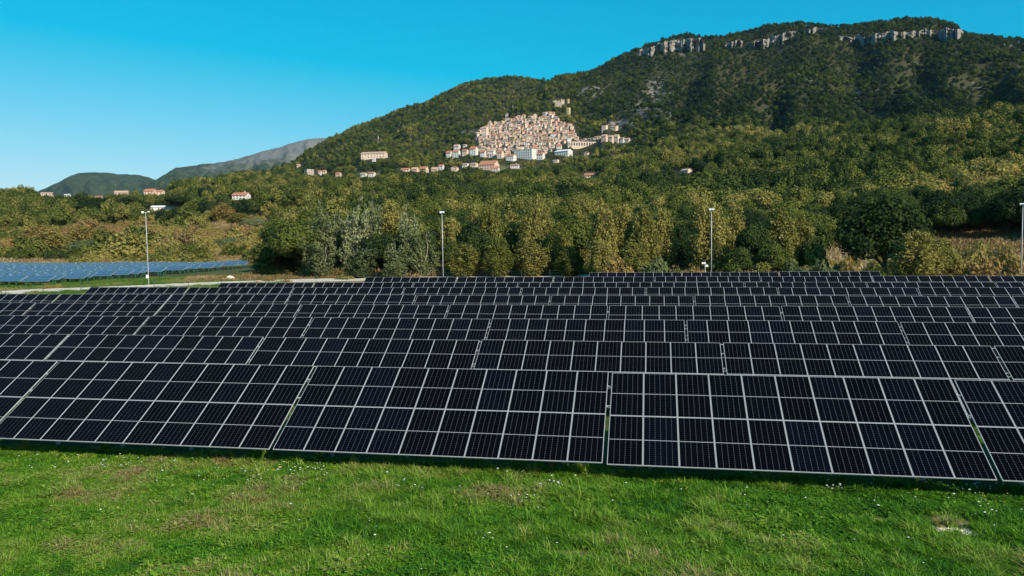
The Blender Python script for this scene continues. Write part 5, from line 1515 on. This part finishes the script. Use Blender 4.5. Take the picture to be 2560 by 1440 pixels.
# boulder and yellow weeds by the road
for (x, y, wp, lb) in ((576, 700, 26, 'pale boulder beside the gravel road'),):
    g = hit(x, y); s_ = float((g - CAM) @ CF) / FPX
    rr = np.random.RandomState(3); b = MB(); nv = 9
    V = []; F = []
    for i in range(6):
        th = math.pi * i / 5
        for k in range(nv):
            ph = 2 * math.pi * k / nv; r_ = wp * s_ / 2 * (0.85 + 0.3 * rr.rand())
            V.append((r_ * math.sin(th) * math.cos(ph), r_ * 0.8 * math.sin(th) * math.sin(ph), r_ * 0.62 * math.cos(th)))
    for i in range(5):
        for k in range(nv): F.append((i * nv + k, (i + 1) * nv + k, (i + 1) * nv + (k + 1) % nv, i * nv + (k + 1) % nv))
    b.add(V, F); o = b.build('boulder', m_gravel); o.location = (g[0], g[1], g[2] + 0.2); tag(o, lb, 'boulder')
for (x, y, pt, wp, kd, tn, lb) in ((118, 722, 708, 34, 'bush', 0.80, 'yellow-flowering weed clump below the blue panels, left one'), (146, 721, 706, 30, 'bush', 0.78, 'yellow-flowering weed clump below the blue panels, right one'),
                                   (505, 704, 694, 44, 'bush', 0.76, 'yellow-green weeds by the road near the boulder'), (620, 700, 682, 50, 'bush', 0.95, 'red-brown weeds behind the boulder'),
                                   (560, 700, 688, 40, 'bush', 0.90, 'brown weeds left of the boulder'), (672, 703, 690, 40, 'bush', 0.92, 'rusty weeds between boulder and tree belt'),
                                   (860, 698, 684, 60, 'bush', 0.66, 'olive weeds on the far side of the gravel road')):
    g = hit(x, y); s_ = float((g - CAM) @ CF) / FPX
    plant(kd, (g[0], g[1], g[2] - 0.05), (y - pt) * s_, wp * s_, tn, lb, 'weed clumps by the gravel road', 'weed', rnd=trng)

# ------------------------------------------------------------------ meadow
n = NT('grass_blades')
t = n.n('ShaderNodeAttribute', attribute_name='tint', attribute_type='INSTANCER').outputs['Fac']
isl = n.n('ShaderNodeNewGeometry').outputs['Random Per Island']
f = n.math('ADD', t, n.math('MULTIPLY', n.math('SUBTRACT', isl, 0.5), 0.35), clamp=True)
c = n.ramp(f, [(0.0, (0.028, 0.110, 0.010)), (0.3, (0.080, 0.230, 0.014)), (0.55, (0.165, 0.320, 0.022)), (0.75, (0.29, 0.35, 0.07)), (0.9, (0.36, 0.27, 0.12)), (1.0, (0.28, 0.16, 0.09))])
c = n.n('ShaderNodeHueSaturation', {'Color': c, 'Value': n.maprange(isl, 0, 1, 0.7, 1.3)}).outputs[0]
d_ = n.n('ShaderNodeBsdfDiffuse', {'Color': c}); tr = n.n('ShaderNodeBsdfTranslucent', {'Color': c}); gl = n.n('ShaderNodeBsdfGlossy', {'Color': (0.5, 0.5, 0.45, 1), 'Roughness': 0.45})
m1 = n.n('ShaderNodeMixShader', {0: 0.35, 1: d_.outputs[0], 2: tr.outputs[0]})
m2 = n.n('ShaderNodeMixShader', {0: 0.03, 1: m1.outputs[0], 2: gl.outputs[0]})
n.t.links.new(m2.outputs[0], n.out.inputs[0]); m_grass = n.mat
def tuft(seed, nb_, rad, l0, l1, wd, lean):
    q = np.random.RandomState(seed); V, F = [], []
    for k in range(nb_):
        a = q.uniform(0, 6.283); r_ = rad * math.sqrt(q.rand()); x, y = r_ * math.cos(a), r_ * math.sin(a)
        L_ = q.uniform(l0, l1); th = q.uniform(0, 6.283); ln_ = lean * q.uniform(0.4, 1.3)
        dx, dy = math.cos(th), math.sin(th); w_ = wd * q.uniform(0.7, 1.3); sx, sy = -dy * w_ / 2, dx * w_ / 2
        o = len(V)
        for tt, ww in ((0, 1.0), (0.5, 0.9)):
            h_ = L_ * tt * (1 - 0.25 * ln_ * tt); b_ = L_ * ln_ * tt * tt
            V += [(x + dx * b_ + sx * ww, y + dy * b_ + sy * ww, h_), (x + dx * b_ - sx * ww, y + dy * b_ - sy * ww, h_)]
        V.append((x + dx * L_ * ln_, y + dy * L_ * ln_, L_ * (1 - 0.35 * ln_)))
        F += [(o, o + 1, o + 3, o + 2), (o + 2, o + 3, o + 4, o + 4)]
    me = bpy.data.meshes.new('tuft'); me.from_pydata(V, [], [f_ if f_[2] != f_[3] else f_[:3] for f_ in F]); me.materials.append(m_grass); me.update()
    return me
def herb(seed, nl, rad, hgt, size):
    q = np.random.RandomState(seed); V, F = [], []
    for k in range(nl):
        a = q.uniform(0, 6.283); r_ = rad * math.sqrt(q.rand()); z = hgt * q.uniform(0.3, 1)
        p = np.array([r_ * math.cos(a), r_ * math.sin(a), z]); u = np.array([math.cos(a + q.normal(0, .5)), math.sin(a + q.normal(0, .5)), q.uniform(-.3, .4)]); u /= np.linalg.norm(u)
        w_ = np.cross(u, [0, 0, 1.0]); w_ /= np.linalg.norm(w_); s_ = size * q.uniform(.6, 1.3); o = len(V)
        V += [tuple(p), tuple(p + u * s_ * .5 + w_ * s_ * .35), tuple(p + u * s_), tuple(p + u * s_ * .5 - w_ * s_ * .35)]; F.append((o, o + 1, o + 2, o + 3))
    me = bpy.data.meshes.new('herb'); me.from_pydata(V, [], F); me.materials.append(m_grass); me.update()
    return me
col_grass = proto_collection('tuft', [tuft(1, 46, 0.15, 0.05, 0.12, 0.010, 0.6), tuft(2, 46, 0.15, 0.06, 0.13, 0.010, 0.8), tuft(3, 44, 0.14, 0.06, 0.15, 0.011, 0.7),
                                      tuft(4, 40, 0.10, 0.12, 0.26, 0.012, 0.9), tuft(5, 36, 0.09, 0.12, 0.28, 0.012, 1.0), herb(6, 46, 0.15, 0.08, 0.055), herb(7, 40, 0.15, 0.10, 0.07)])
gr = np.random.RandomState(9)
N_ = 31000
X = gr.uniform(-31, 22, N_ * 4); Y = gr.uniform(12.5, 26.0, N_ * 4)
qx, qy = pix(np.stack([X, Y, plane_z(X, Y)], 1))
ok = (qx > -260) & (qx < 3060) & (qy < 1540) & (Y < 23.5 + gr.uniform(0, 0.5, len(X)) - 0.2)
X, Y, qx, qy = X[ok][:N_], Y[ok][:N_], qx[ok][:N_], qy[ok][:N_]
ba = bare_at(X, Y); ok = gr.rand(len(X)) > np.clip(ba * 1.9, 0, 0.93)
X, Y, qx, qy, ba = X[ok], Y[ok], qx[ok], qy[ok], ba[ok]
Z = np.array([ground_z(a, b) for a, b in zip(X, Y)])
f1, f2, f3 = fbm(X / 1.6, Y / 1.6, 3), fbm(X / 0.45 + 30, Y / 0.45, 2), fbm(X / 4 + 70, Y / 4, 2)
tn = 0.40 + (f1 - 0.5) * 0.66 + (f2 - 0.5) * 0.60 - 0.07 * np.clip((qx - 900) / 900, 0, 1) + (f3 - 0.5) * 0.3 + gr.normal(0, 0.07, len(X))
tn += 0.12 * np.clip((900 - qx) / 900, 0, 1) + 0.35 * np.clip(ba * 1.2, 0, 1)
for cx, cy, rx, ry, am in ((1010, 1285, 120, 34, 0.42), (1240, 1245, 130, 26, 0.40), (560, 1165, 110, 24, 0.30), (200, 1175, 150, 26, 0.2), (1850, 1340, 140, 40, 0.22), (1480, 1370, 120, 30, 0.25), (300, 1300, 140, 40, 0.18), (2360, 1300, 70, 26, 0.45), (1560, 1420, 110, 20, 0.2), (850, 1410, 130, 20, 0.2), (1990, 1350, 60, 18, 0.35)):
    tn += 0.62 * am * np.clip(1.25 - np.hypot((qx - cx) / rx, (qy - cy) / ry), 0, 1) * gr.uniform(0.3, 1.2, len(X))
longp = np.clip((f3 - 0.42) * 3, 0.05, 0.6) * np.clip((qx - 250) / 700, 0.15, 1)
kind = np.where(gr.rand(len(X)) < longp * 0.75, gr.randint(3, 5, len(X)), np.where(gr.rand(len(X)) < 0.28, gr.randint(5, 7, len(X)), gr.randint(0, 3, len(X))))
sc = gr.uniform(0.8, 1.6, len(X)) * np.where(qx < 500, 0.85, 1.0) * (0.55 + 0.95 * f2)
scatter('meadow_grass', np.stack([X, Y, Z], 1), sc, gr.uniform(0, 6.28, len(X)), kind, tn, col_grass, 'short green meadow grass with clover and dry tufts in the foreground', sc * gr.uniform(0.8, 1.2, len(X)))
# grass in the strips between the rows
X = gr.uniform(-60, 40, 5200); Y = np.concatenate([gr.uniform(26.2, 31.5, 2600), gr.uniform(34.5, 40.0, 2600)])
Z = plane_z(X, Y); qx, qy = pix(np.stack([X, Y, Z], 1)); ok = (qx > -200) & (qx < 3000)
X, Y, Z = X[ok], Y[ok], Z[ok]
tn = 0.5 + (fbm(X / 2, Y / 2, 3) - .5) * .6; sc = gr.uniform(1.0, 2.0, len(X))
scatter('aisle_grass', np.stack([X, Y, Z], 1), sc, gr.uniform(0, 6.28, len(X)), gr.randint(0, 7, len(X)), tn, col_grass, 'grass growing in the aisles between the panel rows', sc)

# wild flowers
m_white = simple_mat('white_petals', (0.80, 0.80, 0.72), 0.7, 0, 0.08); m_yel = simple_mat('yellow_petals', (0.72, 0.50, 0.05), 0.7, 0, 0.1)
m_stem = simple_mat('flower_stem', (0.06, 0.14, 0.03), 0.8)
def flower(seed, m, h, r_, nh):
    q = np.random.RandomState(seed); b = MB()
    for k in range(nh):
        x, y, z = q.uniform(-.05, .05), q.uniform(-.05, .05), h * q.uniform(.8, 1.1)
        b.tube([(x * .3, y * .3, 0), (x, y, z)], [0.003, 0.002], 3, 1, cap=False)
        vs = [(x, y, z + r_ * .35)]
        for i in range(8):
            a = 2 * math.pi * i / 8; rr = r_ * (1 if i % 2 else .78); vs.append((x + math.cos(a) * rr, y + math.sin(a) * rr, z + q.uniform(-.1, .1) * r_))
        b.add(vs, [(0, 1 + i, 1 + (i + 1) % 8) for i in range(8)], 0)
    return b.mesh('flower', [m, m_stem])
col_w = proto_collection('white_flower', [flower(1, m_white, 0.20, 0.021, 1), flower(2, m_white, 0.24, 0.024, 2), flower(3, m_white, 0.17, 0.016, 1)])
col_y = proto_collection('yellow_flower', [flower(4, m_yel, 0.18, 0.017, 1), flower(5, m_yel, 0.22, 0.018, 2)])
def bloom(name, col, spots, label, k_):
    pts = []
    for x, y, rx, ry, n__ in spots:
        for _ in range(n__):
            h = hit(np.clip(x + gr.normal(0, rx), -20, 2580), min(1436, max(1122, y + gr.normal(0, ry))))
            if h is not None and 12 < h[1] < 24.2: pts.append(h)
    pts = np.array(pts); s_ = gr.uniform(0.8, 1.35, len(pts))
    scatter(name, pts, s_, gr.uniform(0, 6.28, len(pts)), gr.randint(0, k_, len(pts)), s_ * 0, col, label, s_)
bloom('white_wildflowers', col_w, [(745, 1180, 45, 14, 46), (1400, 1222, 18, 8, 14), (1300, 1185, 40, 10, 12), (2085, 1228, 30, 8, 12), (2440, 1220, 50, 8, 20), (2455, 1293, 22, 8, 12), (2440, 1262, 60, 20, 10), (1310, 1250, 14, 10, 8), (1220, 1358, 14, 6, 5),
                             (1560, 1185, 60, 10, 14), (180, 1165, 90, 18, 34), (420, 1190, 120, 22, 34), (640, 1215, 120, 24, 20), (1000, 1220, 60, 20, 10), (2180, 1235, 120, 20, 12), (1830, 1260, 100, 30, 8), (2390, 1240, 60, 25, 10), (1280, 1300, 900, 70, 40), (950, 1330, 20, 8, 4), (2330, 1420, 30, 6, 3)], 'small white wild flowers scattered in the meadow', 3)
bloom('yellow_wildflowers', col_y, [(200, 1165, 60, 14, 22), (560, 1180, 70, 14, 26), (650, 1178, 50, 12, 20), (330, 1200, 160, 26, 22), (1660, 1225, 60, 16, 10), (2500, 1270, 40, 20, 8), (1280, 1300, 800, 80, 34)], 'small yellow wild flowers scattered in the meadow', 2)

# tall weeds at the foot of the front row
def weed(px, pyt, pyb, wpx, tint, label, seed):
    g = hit(px, pyb); s_ = float((g - CAM) @ CF) / FPX
    h = (pyb - pyt) * s_ * 1.05; w_ = wpx * s_
    root = empty('weed_plant', g); tag(root, label, 'weed', 'tall weeds at the foot of the front panels')
    q = np.random.RandomState(seed); b = MB(); P_, N2 = [], []
    for k in range(6):
        a = q.uniform(0, 6.28); tip = np.array([math.cos(a) * w_ * .45 * q.rand(), math.sin(a) * w_ * .3 * q.rand(), h * q.uniform(.6, 1)])
        b.tube([(0, 0, -0.03), tuple(tip * np.array([.4, .4, .55])), tuple(tip)], [0.008, 0.006, 0.003], 4, cap=False)
        for i in range(34):
            t_ = q.uniform(.15, 1); P_.append(tip * np.array([t_ ** 1.3, t_ ** 1.3, t_]) + q.normal(0, .035, 3)); N2.append(q.normal(0, 1, 3) + np.array([0, 0, 1.2]))
    b.build('stem', m_stem, root)
    V, F = leaf_quads(q, np.array(P_), np.array(N2), 0.055, 0.5, 1.8)
    c_ = link('leaves', np_mesh('leaves', V, F, m_grass), root); c_['tint'] = float(tint)
weed(66, 1100, 1122, 22, 0.5, 'leafy green weed at the far left foot of the front row', 1)
weed(263, 1106, 1130, 26, 0.35, 'dark green weed, second along the front row', 2)
weed(560, 1128, 1146, 70, 0.80, 'spreading yellow-brown weed below the front row', 3)
weed(622, 1134, 1150, 40, 0.40, 'low green weed left of the first table gap', 4)
weed(793, 1130, 1158, 34, 0.45, 'tall feathery weed right of the table gap', 5)
weed(884, 1142, 1164, 34, 0.72, 'yellow-flowered weed right of the feathery one', 6)
weed(1345, 1160, 1184, 20, 0.42, 'upright green weed below the middle front table', 7)
weed(1376, 1148, 1182, 16, 0.85, 'thin dry weed beside the upright green one', 8)
weed(1432, 1162, 1184, 24, 0.62, 'thin olive weed near the second table gap', 9)
weed(1556, 1172, 1192, 24, 0.70, 'pale weed just right of the second table gap', 10)
weed(2390, 1196, 1216, 40, 0.30, 'dark weed under the right-hand front table', 11)

# crushed pale stone on the bare spot
rr = np.random.RandomState(6); b = MB(); h0 = hit(2385, 1332)
for k in range(650):
    x, y = h0[0] + rr.normal(0, .27), h0[1] + rr.normal(0, .15); s_ = rr.uniform(.016, .06); z = ground_z(x, y) + s_ * .3
    o = np.array([[1, 0, 0], [-1, 0, 0], [0, 1, 0], [0, -1, 0], [0, 0, .8], [0, 0, -.8]]) * s_ * rr.uniform(.6, 1.2, (6, 1))
    b.add([tuple(q + np.array([x, y, z])) for q in o], [(0, 2, 4), (2, 1, 4), (1, 3, 4), (3, 0, 4), (2, 0, 5), (1, 2, 5), (3, 1, 5), (0, 3, 5)])
o = b.build('crushed_stone', simple_mat('pale_stone', (0.80, 0.66, 0.54), 0.9)); tag(o, 'pale crushed stone on a bare spot at the right of the meadow', kind='stuff')

# dry grass on the bank at the right, in the clearing and along the scrub
m_dry = foliage('dry_grass', [(0.0, (0.16, 0.13, 0.05)), (0.4, (0.30, 0.20, 0.09)), (0.7, (0.42, 0.31, 0.16)), (1.0, (0.50, 0.38, 0.24))], 0.3)
def dry_tuft(seed):
    q = np.random.RandomState(seed); k = 90
    P_ = np.stack([q.normal(0, .5, k), q.normal(0, .5, k), q.uniform(.05, .9, k) * q.uniform(.4, 1, k)], 1)
    V, F = leaf_quads(q, P_, q.normal(0, 1, (k, 3)) * np.array([1, 1, .3]), 0.16, 0.3, 3.2, np.broadcast_to(np.array([0, 0, 2.0]), (k, 3)))
    return np_mesh('dry_tuft', V, F, m_dry)
col_dry = proto_collection('dry_tuft', [dry_tuft(s_) for s_ in (1, 2, 3)])
DP, DT = [], []
for p0, p1, d0, d1, n__, tb in ((2280, 2820, 112, 240, 2600, 0.45), (2030, 2140, 112, 190, 420, 0.75), (1640, 1760, 118, 160, 260, 0.8), (1540, 2100, 112, 124, 500, 0.35), (640, 1540, 131, 146, 800, 0.4), (-250, 680, 205, 430, 5200, 0.55), (470, 720, 126, 150, 420, 0.5)):
    px, D, P, i, j = sample(n__, d0, d1, p0, p1)
    rd = np.min([np.hypot(P[:, 0] - a[0], P[:, 1] - a[1]) for a in [road_w[q] * (1 - t) + road_w[q + 1] * t for q in range(len(road_w) - 1) for t in np.linspace(0, 1, 8, endpoint=False)]], 0)
    ok = (rd > 4.4) & (P[:, 1] > 102)
    DP.append(P[ok]); DT.append(tb + (fbm(P[ok, 0] / 8, P[ok, 1] / 8, 3) - .5) * .7 + rs.normal(0, .1, ok.sum()))
DP, DT = np.concatenate(DP), np.concatenate(DT); s1 = rs.uniform(0.7, 1.6, len(DP)) * np.where((DP[:, 0] < -45) & (DP[:, 1] < 130), 0.45, 1.0)
scatter('dry_grass', DP, s1, rs.uniform(0, 6.28, len(DP)), rs.randint(0, 3, len(DP)), DT, col_dry, 'tall dry straw-coloured grass on the open ground around the tree belt', s1)

m_verge = foliage('verge_leaf', [(0.0, (0.06, 0.14, 0.02)), (0.5, (0.13, 0.21, 0.04)), (0.75, (0.27, 0.24, 0.09)), (1.0, (0.34, 0.25, 0.14))], 0.3)
vt = [o.data.copy() for o in col_dry.objects]
for m_ in vt: m_.materials[0] = m_verge
col_verge = proto_collection('verge_tuft', vt)
px, D, P, i, j = sample(5200, 100, 152, -200, 720)
rd = np.min([np.hypot(P[:, 0] - a[0], P[:, 1] - a[1]) for a in [road_w[q] * (1 - t) + road_w[q + 1] * t for q in range(len(road_w) - 1) for t in np.linspace(0, 1, 8, endpoint=False)]], 0)
ok = (rd > 4.1) & (P[:, 1] > 70)
P = P[ok]; s1 = rs.uniform(0.25, 0.55, len(P)); tn = 0.35 + (fbm(P[:, 0] / 6, P[:, 1] / 6, 3) - .5) * 1.2 + rs.normal(0, .1, len(P))
scatter('verge_grass', P, s1, rs.uniform(0, 6.28, len(P)), rs.randint(0, 3, len(P)), tn, col_verge, 'low green and brown grass on the verges of the gravel road', s1 * 0.8)

# ------------------------------------------------------------------ air
zl, zh = float(min(allV[:, 2].min(), 0)) - 1.0, 800.0
b = MB(); b.box((0, 0, (zl + zh) / 2), (13000, 13000, zh - zl))
hz = b.build('haze', [])
hm = bpy.data.materials.new('haze_air'); hm.use_nodes = True
hn = hm.node_tree; hn.nodes.clear()
ho = hn.nodes.new('ShaderNodeOutputMaterial'); hv = hn.nodes.new('ShaderNodeVolumePrincipled')
hv.inputs['Color'].default_value = (0.38, 0.70, 1.0, 1); hv.inputs['Density'].default_value = 1.8e-5; hv.inputs['Anisotropy'].default_value = 0.0
hn.links.new(hv.outputs[0], ho.inputs['Volume'])
hz.data.materials.append(hm); hz['kind'] = 'stuff'; hz['label'] = 'thin blue morning air over the valley'
